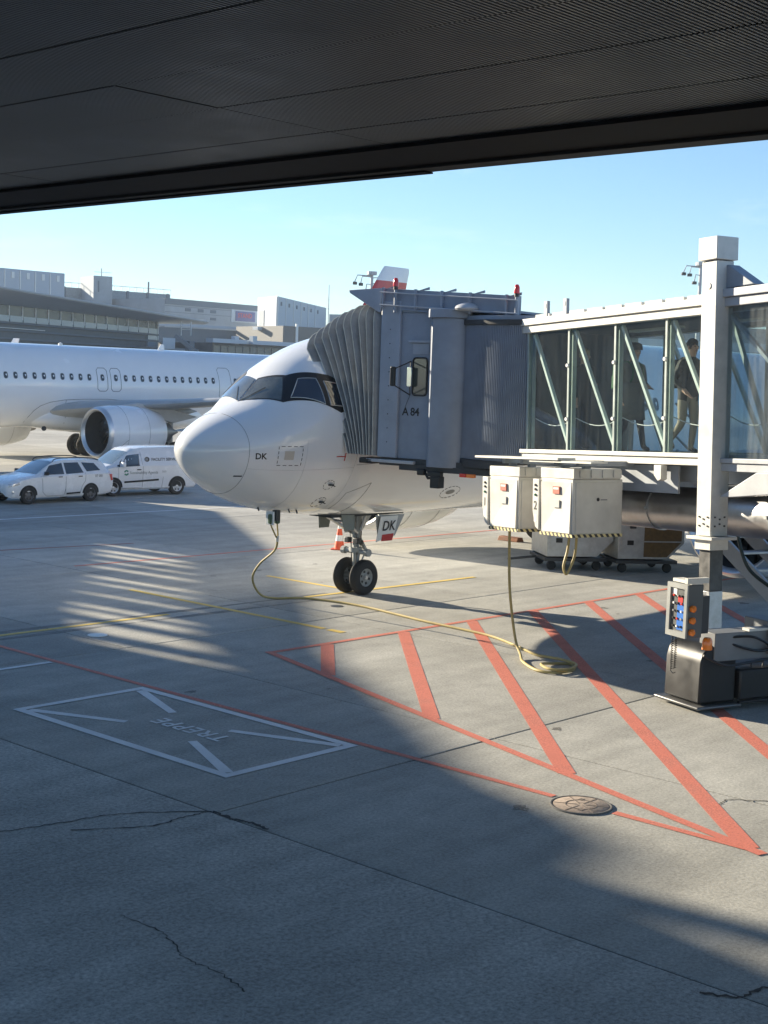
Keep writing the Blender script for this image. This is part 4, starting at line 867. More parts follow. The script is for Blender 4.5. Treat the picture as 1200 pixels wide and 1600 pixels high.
B0 = Vector((18.63, 10.35, 0)); BB = HH(B0)
def bbox(name, a, b, m, parent=br, bevel=0): return tbox(name, a, b, m, parent, BB, bevel)
GBEAM = mat('bogie_grey', (.20, .21, .22), .45, var=.15); COVER = mat('black_cover', (.010, .011, .013), .42, var=.2, scale=3)
bbox('bogie_beam', (-.14, -.05, .74), (.2, 3.0, 1.16), GBEAM, bevel=.01); bbox('bogie_plate', (-.3, .95, .80), (.3, 1.3, 1.3), GBEAM, bevel=.01)
def cover(v0):
    pr_ = [(v0, .12), (v0 + .01, .72), (v0 + .05, .86), (v0 + .14, .95), (v0 + .28, .985), (v0 + .62, .985), (v0 + .68, .94), (v0 + .69, .12)]
    k = MB(BB); k.prism([(-.62, a, b) for a, b in pr_], (.8, 0, 0)); c = k.build('wheel_cover', COVER, br, bevel=.03, seg=3)
    k = MB(BB); k.prism([(-.74, v0 - .1, .05), (-.74, v0 + .75, .05), (.28, v0 + .75, .05), (.28, v0 - .1, .05)], (0, 0, .05)); k.build('skirt_bumper', mat('bumper_rim', (.16, .16, .16), .4, .5, var=.3), c, bevel=.03, seg=3)
    k = MB(BB @ Matrix.Translation((-.28, v0 + .34, .42)) @ Matrix.Rotation(math.pi / 2, 4, 'Z')); k.lathe([(-.2, 0), (-.2, .36), (-.16, .42), (.16, .42), (.2, .36), (.2, 0)], 32); k.build('wheel', RUBBER, c, smooth=True)
cover(-.28); cover(1.9)
bbox('drive_housing', (-.6, .43, .14), (.25, 1.88, .60), COVER, bevel=.03); k = MB(BB); k.tube([(.15, .72, .6), (.15, .72, .68), (.15, .95, .68), (.15, .95, .6)], .014, 6); k.build('grab_handle', DARK, br)
bbox('guard_bar', (.24, .4, .10), (.30, 1.9, .14), COVER, bevel=.01)
for q, pts in enumerate(([(.0, .2, 1.02), (.1, .5, .92), (.14, .85, .88), (.1, 1.4, 1.04), (.1, 2.4, 1.1)], [(.0, .2, 1.08), (.12, .55, 1.1), (.16, .8, 1.02), (.18, 1.2, .82), (.14, 2.0, 1.02)], [(.1, -.3, .86), (.2, .0, .72), (.22, .3, .72), (.2, .9, .76), (.22, 1.5, .70), (.2, 2.2, .74)])):
    k = MB(BB); k.tube(bez([(a + .15, b, c) for a, b, c in pts], 8), .02, 7); k.build('cable', BLACK, br, smooth=True)
bbox('cable_clip', (.1, .55, 1.17), (.25, 1.0, 1.21), CREAM)
# control station on the column
CB = HH(Vector((17.88, 10.60, 0)))
cs = tbox('control_box', (-.02, .0, 1.17), (.42, .27, 1.94), mat('control_box_grey', (.10, .105, .105), .45, var=.15), br, CB, bevel=.012)
fx = rrect(.02, .38, 1.24, 1.88, .02, 0); k = MB(CB)
for a, b in (((-.02, -.03, 1.17), (.05, .0, 1.94)), ((.36, -.03, 1.17), (.42, .0, 1.94)), ((.05, -.03, 1.17), (.36, .0, 1.25)), ((.05, -.03, 1.87), (.36, .0, 1.94))):
    tbox('box_frame', a, b, mat('box_frame_grey', (.33, .34, .33), .4, var=.15), cs, CB)
tbox('button_panel', (.19, -.006, 1.27), (.33, -.001, 1.66), mat('panel_blue', (.03, .16, .55), .4), cs, CB); tbox('button_panel', (.2, -.006, 1.67), (.3, -.001, 1.76), mat('panel_red', (.6, .04, .04), .4), cs, CB); tbox('notice', (.07, -.006, 1.76), (.17, -.001, 1.86), SIGNW, cs, CB)
for i in range(5):
    for j in range(3):
        m = (BLACK, SIGNW, BLACK, REDP, ALU)[(i * 2 + j) % 5]; k = MB(CB); k.lathe([(0, 0), (0, .018), (.02, .016), (.02, 0)], 10, Matrix.Translation((.12 + j * .085, -.006, 1.32 + i * .11)) @ Matrix.Rotation(-math.pi / 2, 4, 'Z')); k.build('push_button', m, cs, smooth=True)
for q in range(3): k = MB(CB); k.lathe([(0, .05), (.04, .05), (.06, .03), (.06, 0)], 14, Matrix.Translation((.425, .07, 1.26 + q * .17))); k.build('amber_lamp', ORANGE, cs, smooth=True)
tbox('box_visor', (.0, .05, 1.945), (.42, .24, 1.99), CREAM, cs, CB); tbox('box_visor', (.38, -.05, 1.96), (.44, .34, 2.04), CREAM, cs, CB)
tbox('mounting_bracket', (.1, .27, 1.2), (.3, .5, 1.75), DARK, br, CB, bevel=.01)
k = MB(CB @ Matrix.Translation((.45, .36, 1.0)) @ Matrix.Rotation(-math.pi / 2, 4, 'Y')); k.lathe([(0, .075), (.06, .075), (.13, .07), (.17, .05), (.17, 0)], 18); k.build('flashing_beacon', ORANGE, br, smooth=True)
k = MB(CB); k.tube([(.06 + .018 * math.cos(q * .9), .05 + .018 * math.sin(q * .9), 1.17 - .52 * q / 110) for q in range(111)] + [(.08, .07, .6), (.1, .1, .62)], .006, 5); k.tube([(.09 + .018 * math.cos(q * .9), .09 + .018 * math.sin(q * .9), 1.17 - .5 * q / 110) for q in range(111)], .006, 5); k.build('coiled_cord', BLACK, br)
# service stair behind
for v in (2.75, 3.55):
    k = MB(); k.bar(TT @ Vector((-.2, v, -.1)), O_ + ev * 5.6 + wv_ * v - Vector((0, 0, 3.5)), .05, .28); k.build('stair_stringer', LGREY, br)
    k = MB(); k.tube([TT @ Vector((-.2, v, .9)), O_ + ev * 5.6 + wv_ * v - Vector((0, 0, 2.5))], .022, 7); k.build('stair_handrail', LGREY, br)
for q in range(14):
    t = (q + .5) / 14; p = O_ + ev * (-.2 + 5.8 * t) + wv_ * 3.15 + Vector((0, 0, -.05 - 3.45 * t)); k = MB(HH(p)); k.box((0, 0, 0), (.26, .76, .035)); k.build('stair_tread', STEEL, br)
tbox('stair_landing', (-1.4, 2.3, -.12), (-.15, 3.6, -.04), STEEL)
k = MB(); q = TT @ Vector((3.2, 2.0, -.9)); k.tube(bez([q, q + Vector((0.05, -.1, -.5)), q + Vector((.0, -.35, -1.0)), q + Vector((-.1, -.8, -1.25))], 8), .03, 7); k.build('hose', mat('dark_green_hose', (.02, .035, .028), .5), br, smooth=True)
# ================================================================== vehicles
CARW = mat('car_white', (.74, .75, .76), .22, var=.03, coat=.8); TINT = mat('vehicle_glass', (.02, .025, .028), .05, spec=.9, coat=1.); WSG = mat('windscreen', (.10, .13, .13), .05, spec=1., coat=1.)
CHROME = mat('headlamp', (.55, .57, .6), .12, .5, coat=1.); TAIL = mat('tail_lamp', (.55, .02, .02), .15, coat=1.); HUBW = mat('wheel_trim', (.62, .62, .62), .35, .4); UNDER = mat('underbody', (.015, .015, .015), .8)
class Vehicle:
    def __init__(s, name, loc, rz, st, label, cat, group):
        s.st = st; s.root = empty(name, loc, rz, label, cat, group)
    def sec(s, x):
        st = s.st
        for a, b in zip(st[:-1], st[1:]):
            if a[0] <= x <= b[0]: t = (x - a[0]) / (b[0] - a[0]); return [p + (q - p) * t for p, q in zip(a, b)]
        return list(st[-1])
    def body(s, m, n=3):
        rows = []; xs = []
        for a, b in zip(s.st[:-1], s.st[1:]): xs += [a[0] + (b[0] - a[0]) * q / n for q in range(n)]
        xs.append(s.st[-1][0])
        for x in xs:
            _, zb, zs, zt, w0, w1, w2 = s.sec(x); h = zs - zb
            P = [(w0 * .93, zb), (w0, zb + .06), (w0 + (w1 - w0) * .6, zb + h * .35), (w1, zb + h * .72), (w1 * .995, zs - .02), (w1 * .975, zs), (w1 * .96 + (w2 - w1) * .1, zs + (zt - zs) * .06), (w2 * 1.03, zt - min(.09, (zt - zs) * .25)), (w2 * .93, zt - min(.02, (zt - zs) * .1)), (w2 * .5, zt + .008), (0, zt + .012)]
            rows.append([(x, -y, z) for y, z in P] + [(x, y, z) for y, z in P[::-1][1:]])
        k = MB(); k.grid(rows); k.add(rows[0], [tuple(range(len(rows[0])))]); k.add(rows[-1], [tuple(range(len(rows[-1])))])
        o = k.build('body', m, s.root, smooth=True, local=True, angle=38); s.b = o; s.bvh = BVHTree.FromPolygons([tuple(v.co) for v in o.data.vertices], [tuple(p.vertices) for p in o.data.polygons]); return o
    def side(s, x, z, sd, off=.006):
        h = s.bvh.ray_cast(Vector((x, sd * 2, z)), Vector((0, -sd, 0))); return (h[0] + Vector((0, sd * off, 0))) if h[0] else Vector((x, sd * .8, z))
    def quad(s, name, pts, m, sd, off=.006, n=8, parent=None):
        a, b, c, d = pts; rows = []
        for j in range(n + 1):
            v = j / n; rows.append([s.side((a[0] * (1 - u) + b[0] * u) * (1 - v) + (d[0] * (1 - u) + c[0] * u) * v, (a[1] * (1 - u) + b[1] * u) * (1 - v) + (d[1] * (1 - u) + c[1] * u) * v, sd, off) for u in [i / n for i in range(n + 1)]])
        k = MB(); k.grid(rows); return k.build(name, m, parent or s.root, smooth=True, local=True)
    def line(s, name, pts, sd, m, r=.006, off=.001, n=6):
        P = []
        for a, b in zip(pts[:-1], pts[1:]): P += [s.side(a[0] + (b[0] - a[0]) * q / n, a[1] + (b[1] - a[1]) * q / n, sd, off) for q in range(n)]
        P.append(s.side(*pts[-1], sd, off)); k = MB(); k.tube(P, r, 5); return k.build(name, m, s.root, local=True)
    def wheels(s, xs, r, y, hubm, arch=.06):
        for x in xs:
            for sd in (-1, 1):
                w = empty('wheel', (x, sd * y, r)); w.parent = s.root; T = Matrix.Rotation(math.pi / 2, 4, 'Z')
                k = MB(T); k.lathe([(-.1, r * .62), (-.1, r * .9), (-.07, r), (.07, r), (.1, r * .9), (.1, r * .62)], 28, caps=False); k.build('tyre', RUBBER, w, smooth=True, local=True)
                k = MB(T); o = sd; k.lathe([(-o * .08, r * .64), (o * .085, r * .64), (o * .075, r * .58), (o * .05, r * .5), (o * .06, r * .2), (o * .075, r * .12), (o * .075, 0)], 24, caps=False); rm = k.build('rim', hubm, w, smooth=True, local=True)
                for q in range(6):
                    a = q * math.pi / 3; k = MB(T); k.box((o * .06, r * .42 * math.cos(a), r * .42 * math.sin(a)), (.02, .055, .04), Matrix.Rotation(a, 3, 'X')); k.build('rim_slot', BLACK, rm, local=True)
                P = [s.side(x + (r + arch) * math.cos(t), max(r + (r + arch) * math.sin(t), .16), sd, .004) for t in [math.pi * q / 16 for q in range(17)]]
                c = s.side(x, r, sd, .004); k = MB(); k.add([c] + P, [(0, i + 1, i + 2) for i in range(16)]); k.build('wheel_arch', UNDER, s.root, local=True)
    def windscreen(s, x0, x1, name, m, f0=.9, f1=.9):
        rows = []
        for q in range(9):
            x = x0 + (x1 - x0) * q / 8; _, zb, zs, zt, w0, w1, w2 = s.sec(x); wz = w2 * (f0 + (f1 - f0) * q / 8); r = []
            for i in range(11):
                y = -wz + 2 * wz * i / 10; h = s.bvh.ray_cast(Vector((x, y, 4)), Vector((0, 0, -1))); p = h[0] if h[0] else Vector((x, y, zt)); nn = h[1] if h[1] else Vector((0, 0, 1)); r.append(p + nn * .006)
            rows.append(r)
        k = MB(); k.grid(rows); return k.build(name, m, s.root, smooth=True, local=True)
G_ = 'service vehicles parked beside the neighbouring airliner'
#            x    zb   zs   zt   w0   w1   w2
est = [(0, .40, .58, .62, .50, .56, .46), (.05, .28, .66, .71, .64, .68, .56), (.2, .22, .72, .80, .76, .79, .66), (.6, .20, .84, .91, .80, .83, .70), (1.05, .20, .91, .98, .82, .85, .72), (1.22, .20, .93, 1.01, .82, .855, .72), (1.6, .20, .95, 1.24, .82, .86, .66), (2.0, .20, .96, 1.44, .82, .86, .60), (2.5, .20, .97, 1.505, .82, .86, .59), (3.3, .20, .99, 1.50, .82, .86, .59), (4.0, .22, 1.0, 1.46, .82, .855, .58), (4.2, .24, 1.0, 1.36, .81, .85, .58), (4.4, .28, .98, 1.08, .79, .83, .62), (4.47, .34, .82, .86, .74, .80, .66), (4.49, .42, .70, .74, .66, .74, .6)]
car = Vehicle('estate_car', (27.0, 42.62, 0), math.radians(1.5), est, 'small white estate car with black roof rails in front of the van', 'car', G_)
car.body(CARW); car.wheels((.82, 3.45), .30, .77, mat('steel_wheel', (.12, .12, .125), .45, .3)); car.windscreen(1.24, 1.98, 'windscreen', WSG); car.windscreen(4.04, 4.36, 'rear_window', TINT, .85, .8)
for sd in (-1, 1):
    car.quad('front_door_window', ((1.80, 1.30), (2.32, 1.385), (2.32, 1.0), (1.46, .99)), TINT, sd); car.quad('rear_door_window', ((2.40, 1.39), (3.02, 1.39), (3.16, 1.03), (2.40, 1.0)), TINT, sd); car.quad('quarter_window', ((3.16, 1.385), (3.72, 1.35), (3.92, 1.10), (3.30, 1.07)), TINT, sd)
    for p in ([(1.36, .96), (1.40, .4), (1.55, .26), (2.3, .26), (2.36, .5), (2.36, 1.0)], [(2.36, .5), (2.38, .26), (2.98, .27), (3.06, .56), (3.2, .74), (3.22, 1.03)]): car.line('door_seam', p, sd, SEAM)
    for x in (2.12, 2.98): p = car.side(x, .91, sd, .012); k = MB(); k.box(p, (.17, .03, .035)); k.build('door_handle', BLACK, car.root, local=True, bevel=.01)
    car.quad('sill_strip', ((2.4, .34), (3.0, .36), (3.0, .30), (2.4, .28)), UNDER, sd, .008, 3)
    k = MB(); p = car.side(1.52, 1.0, sd); k.box(p + Vector((0, sd * .1, .05)), (.1, .2, .13)); k.build('wing_mirror', BLACK, car.root, local=True, bevel=.03)
    k = MB(); k.tube(bez([(1.95, sd * .57, 1.42), (2.15, sd * .57, 1.53), (3.0, sd * .57, 1.56), (3.7, sd * .56, 1.53), (3.95, sd * .56, 1.45)], 5), .018, 7); k.build('roof_rail', BLACK, car.root, local=True, smooth=True)
    car.quad('headlamp', ((.10, .70), (.46, .79), (.46, .68), (.08, .60)), CHROME, sd, .008, 5); car.quad('tail_lamp', ((4.24, 1.02), (4.40, .98), (4.45, .72), (4.34, .72)), TAIL, sd, .01, 5)
    k = MB(); p = car.side(.22, .42, sd, .006); k.lathe([(0, 0), (0, .05), (.006, 0)], 12, Matrix.Translation(p) @ Matrix.Rotation(sd * math.pi / 2, 4, 'Z')); k.build('fog_lamp', CHROME, car.root, local=True)
k = MB(); k.box((-.005, 0, .60), (.06, .66, .10)); k.build('grille', BLACK, car.root, local=True, bevel=.02); k = MB(); k.box((.01, 0, .40), (.06, .7, .12)); k.build('lower_grille', BLACK, car.root, local=True, bevel=.02); k = MB(); k.box((-.03, 0, .48), (.01, .5, .1)); k.build('number_plate', SIGNW, car.root, local=True)
k = MB(); k.bar((1.25, -.4, 1.03), (1.5, .1, 1.17), .015, .015); k.build('wiper', BLACK, car.root, local=True)
k = MB(); k.tube([(3.9, 0, 1.47), (4.05, 0, 1.75)], .005, 5); k.build('aerial', BLACK, car.root, local=True)
text('fleet_number', '07 081', .13, frame(car.side(3.62, .86, -1, .01), (1, 0, 0), (0, 0, 1)), INK, car.root, local=True, bvh=car.bvh, off=.006)
vst = [(0, .42, .62, .68, .55, .62, .5), (.06, .30, .74, .80, .70, .73, .6), (.25, .24, .84, .92, .80, .83, .68), (.6, .22, .98, 1.06, .84, .865, .72), (.85, .22, 1.04, 1.13, .85, .88, .74), (1.25, .22, 1.06, 1.43, .85, .885, .70), (1.62, .22, 1.07, 1.66, .85, .885, .68), (2.0, .22, 1.08, 1.72, .85, .885, .70), (3.0, .22, 1.08, 1.74, .85, .885, .72), (3.9, .24, 1.08, 1.72, .85, .885, .72), (4.1, .26, 1.06, 1.66, .84, .875, .71), (4.16, .34, 1.02, 1.58, .80, .84, .68)]
vst = [(a * 1.1, *(q * 1.065 for q in (b, c, d)), e, f, g) for a, b, c, d, e, f, g in vst]
van = Vehicle('panel_van', (31.55, 44.0, 0), math.radians(-7), vst, 'white panel van with facility company lettering behind the estate car', 'van', G_)
van.body(CARW); van.wheels((.9, 3.68), .33, .79, HUBW); van.windscreen(.88, 1.6, 'windscreen', WSG)
for sd in (-1, 1):
    van.quad('door_window', ((1.50, 1.52), (2.02, 1.58), (2.02, 1.13), (1.22, 1.10)), TINT, sd); van.quad('quarter_light', ((1.18, 1.26), (1.32, 1.40), (1.16, 1.1), (1.0, 1.08)), TINT, sd, n=4)
    for p in ([(1.1, 1.06), (1.12, .5), (1.25, .3), (2.14, .3), (2.16, 1.1), (2.08, 1.66)], [(3.0, .3), (3.05, .7)]): van.line('door_seam', p, sd, SEAM)
    van.quad('rub_strip', ((1.35, .56), (2.85, .63), (2.85, .56), (1.35, .49)), UNDER, sd, .012, 4)
    p = van.side(1.98, .99, sd, .012); k = MB(); k.box(p, (.18, .03, .04)); k.build('door_handle', BLACK, van.root, local=True, bevel=.01)
    k = MB(); p = van.side(1.25, 1.12, sd); k.box(p + Vector((0, sd * .12, .07)), (.12, .2, .2)); k.build('wing_mirror', BLACK if sd > 0 else CARW, van.root, local=True, bevel=.03)
    van.quad('headlamp', ((.14, .88), (.52, 1.0), (.50, .86), (.1, .74)), CHROME, sd, .008, 5); van.quad('tail_lamp', ((4.06, 1.35), (4.15, 1.33), (4.16, .9), (4.08, .9)), TAIL, sd, .01, 4)
k = MB(); k.box((.0, 0, .55), (.08, .8, .14)); k.build('grille', BLACK, van.root, local=True, bevel=.02); k = MB(); k.box((4.18, 0, .36), (.1, 1.6, .16)); k.build('rear_bumper', BLACK, van.root, local=True, bevel=.02)
k = MB(); k.tube([(1.7, .2, 1.7), (2.15, .2, 2.05)], .006, 5); k.build('aerial', BLACK, van.root, local=True)
k = MB(); k.prism([(1.55, -.45, 1.12), (1.75, -.45, 1.42), (1.95, -.45, 1.12)], (0, .3, 0)); k.build('seat_cover', mat('hi_vis', (.45, .5, .3), .7), van.root, local=True)
SX, SZ = (1, 0, 0), (0, 0, 1)
k = MB(); P = [van.side(2.36 + .11 * math.cos(a), 1.37 + .09 * math.sin(a), -1, .006) for a in [q * math.pi / 10 for q in range(20)]]; k.add(P, [tuple(range(20))]); k.build('logo_disc', INK, van.root, local=True)
text('logo_letters', 'ISS', .115, frame(van.side(2.265, 1.33, -1, .012), SX, SZ), SIGNW, van.root, local=True, bvh=van.bvh, off=.011, shear=.2)
text('side_lettering', 'FACILITY SERVICES', .15, frame(van.side(2.55, 1.315, -1, .01), SX, SZ), INK, van.root, local=True, bvh=van.bvh, off=.007, bold=.003)
text('side_lettering', 'Sustainability Agenda', .145, frame(van.side(1.58, .83, -1, .01), SX, SZ), mat('grey_lettering', (.16, .19, .19), .5), van.root, local=True, bvh=van.bvh, off=.007)
text('side_lettering', '2025', .10, frame(van.side(2.98, .87, -1, .01), SX, SZ), mat('grey_lettering', (.16, .19, .19)), van.root, local=True, bvh=van.bvh, off=.007)
for q in range(2):
    k = MB(); a0 = .5 + q * math.pi; P = [van.side(1.43 + r * math.cos(a), .88 + r * math.sin(a), -1, .007) for r, a in [(.05, a0 + t * .4) for t in range(7)] + [(.10 + .015 * (t % 2), a0 + t * .4) for t in range(6, -1, -1)]]; k.add(P, [tuple(range(len(P)))]); k.build('green_leaf_logo', mat('leaf_green', (.02, .20, .12), .5), van.root, local=True)
# ================================================================== things on the stand
CORANGE = mat('cone_orange', (.75, .10, .03), .45, var=.1); CWHITE = mat('cone_white', (.75, .75, .72), .5)
def cone(loc, label, h=.75):
    r = empty('traffic_cone', loc, .5, label, 'cone', 'orange traffic cones on the apron'); U = Matrix.Rotation(-math.pi / 2, 4, 'Y')
    k = MB(); k.b2((-.2, -.2, 0), (.2, .2, .035)); k.build('base', CORANGE, r, local=True, bevel=.015)
    rad = lambda z: .145 - (.145 - .03) * (z - .035) / (h - .035)
    for i, (a, b, m) in enumerate(((.035, .24, CORANGE), (.24, .40, CWHITE), (.40, .58, CORANGE), (.58, .70, CWHITE), (.70, h, CORANGE))):
        k = MB(U); k.lathe([(a, rad(a)), (b, rad(b))], 20, caps=(i == 4)); k.build('white_band' if m is CWHITE else 'cone_body', m, r, smooth=True, local=True)
cone((27.94, 26.98, 0), 'orange and white traffic cone standing behind the nose wheels'); cone((28.07, 15.84, 0), 'orange and white traffic cone half hidden behind the lift column')
# yellow-beige ground power cable: cabinet - apron - aircraft nose
CAB = mat('cable_yellow', (.42, .33, .13), .5, var=.15, scale=5)
gp = empty('ground_power_cable', (20.5, 15.5, 0), 0, 'long yellow ground power cable looping over the apron to the aircraft nose', 'cable')
top = TT @ Vector((.78, -.85, -1.36)); P = [(top.x, top.y, top.z), (top.x + .03, top.y - .03, 1.2)]
zc_ = .03
tail = [(19.72, 14.72, .32), (19.5, 14.42, .07), (19.19, 14.13, zc_), (18.8, 13.55, zc_), (18.91, 13.21, zc_), (19.34, 13.19, zc_), (19.65, 13.49, zc_), (19.45, 13.72, zc_), (19.06, 13.66, zc_ + .05), (18.84, 13.33, zc_ + .05), (19.04, 13.12, zc_ + .05), (19.5, 13.26, zc_ + .05), (19.66, 13.66, zc_ + .05), (19.88, 14.34, zc_), (20.2, 14.97, zc_), (20.6, 15.8, zc_), (20.75, 16.44, zc_), (20.9, 17.86, zc_), (21.23, 19.9, zc_), (21.01, 21.19, zc_), (20.45, 21.62, zc_), (20.3, 21.9, .10)]
hang = [(20.05, 21.86, .45), (19.95, 21.55, .8), (19.85, 21.0, 1.15), (19.72, 20.78, 1.42)]
k = MB(); k.tube(bez(P + tail + hang, 8), .024, 8); k.build('cable', CAB, gp, smooth=True)
for q, (x, y) in enumerate(((19.46, 20.72), (19.60, 20.68))):
    k = MB(); k.tube(bez([(19.72, 20.78, 1.40), (19.70 - .1 * (1 - q), 20.76, 1.55), (x, y, 1.74), (x, y, 1.86)], 6), .017, 7); b = k.build('cable_tail', CAB, gp, smooth=True)
    k = MB(); k.box((x, y, 1.84), (.10, .10, .2)); k.build('plug', mat('plug_green', (.05, .10, .06), .4), gp, bevel=.03)
k = MB(); k.tube([(19.70, 20.78, 1.36), (19.71, 20.78, 1.48)], .035, 10); k.build('cable_collar', CREAM, gp, smooth=True)
cl = empty('stowed_cable_loop', tuple(TT @ Vector((2.6, -.6, -1.37))), 0, 'short yellow cable loop hanging below power cabinet number 2', 'cable')
c = TT @ Vector((2.75, -.85, -1.37)); k = MB(); k.tube(bez([c, c + Vector((.02, .03, -.3)), c + Vector((-.06, .05, -.5)), c + Vector((-.1, .1, -.62)), c + Vector((-.1, .16, -.5)), c + Vector((-.04, .14, -.25)), c + Vector((0, .14, 0))], 8), .022, 7); k.build('cable', CAB, cl, smooth=True)
# wheel chock by the main gear
k = MB(); k.prism([(33.8, 25.3, 0), (34.15, 25.3, 0), (34.08, 25.3, .13), (33.87, 25.3, .13)], (0, .75, 0)); tag(k.build('wheel_chock', mat('chock_rust', (.25, .10, .05), .7, var=.3), bevel=.02), 'rust red wheel chock lying in front of the far main wheels', 'chock')
# baggage container dollies under the wing root
CONT = mat('container_alu', (.52, .52, .50), .4, .55, var=.2, scale=5); NET = mat('brown_curtain', (.17, .10, .035), .7, var=.35, scale=12, bump=.2, bscale=30)
def dolly(loc, rz, label, curtain=True):
    r = empty('container_dolly', loc, rz, label, 'baggage dolly', 'container dollies under the wing'); k = MB(); k.b2((-.82, -.72, .24), (.82, .72, .33)); k.bar((-.85, 0, .28), (-1.6, 0, .2), .06, .06); k.build('deck', DARK, r, local=True, bevel=.01)
    for x in (-.6, .6):
        for y in (-.55, .55): k = MB(Matrix.Translation((x, y, .12)) @ Matrix.Rotation(math.pi / 2, 4, 'Z')); k.lathe([(-.05, 0), (-.05, .1), (-.03, .12), (.03, .12), (.05, .1), (.05, 0)], 18); k.build('wheel', RUBBER, r, smooth=True, local=True)
    k = MB(); k.prism([(-.78, -.72, .36), (.55, -.72, .36), (.98, -.72, .78), (.98, -.72, 1.6), (-.78, -.72, 1.6)], (0, 1.44, 0)); c_ = k.build('container', CONT, r, local=True, bevel=.012)
    k = MB(); k.prism([(-.1, -.732, .42), (.52, -.732, .42), (.9, -.732, .80), (.9, -.732, 1.52), (-.1, -.732, 1.52)], (0, .01, 0)); k.build('curtain', NET if curtain else CONT, c_, local=True)
    for z in (.8, 1.18): k = MB(); k.b2((-.1, -.745, z), (.9, -.733, z + .03)); k.build('strap', CONT, c_, local=True)
    for (a, b) in (((-.7, -.735, .55), (-.2, -.723, 1.5)),): k = MB(); k.b2(a, b); k.build('container_door', CONT, c_, local=True, bevel=.004)
    k = MB(); k.b2((-.55, -.74, .72), (-.38, -.736, .84)); k.build('placard', BLACK, c_, local=True); k = MB(); k.b2((-.5, -.80, 1.15), (-.35, -.735, 1.3)); k.build('latch', DARK, c_, local=True)
dolly((31.6, 19.75, 0), math.radians(-38), 'aluminium baggage container with brown curtain on a dolly below the air duct'); dolly((30.4, 21.1, 0), math.radians(-38), 'aluminium baggage container on a dolly seen below power cabinet 2', False)
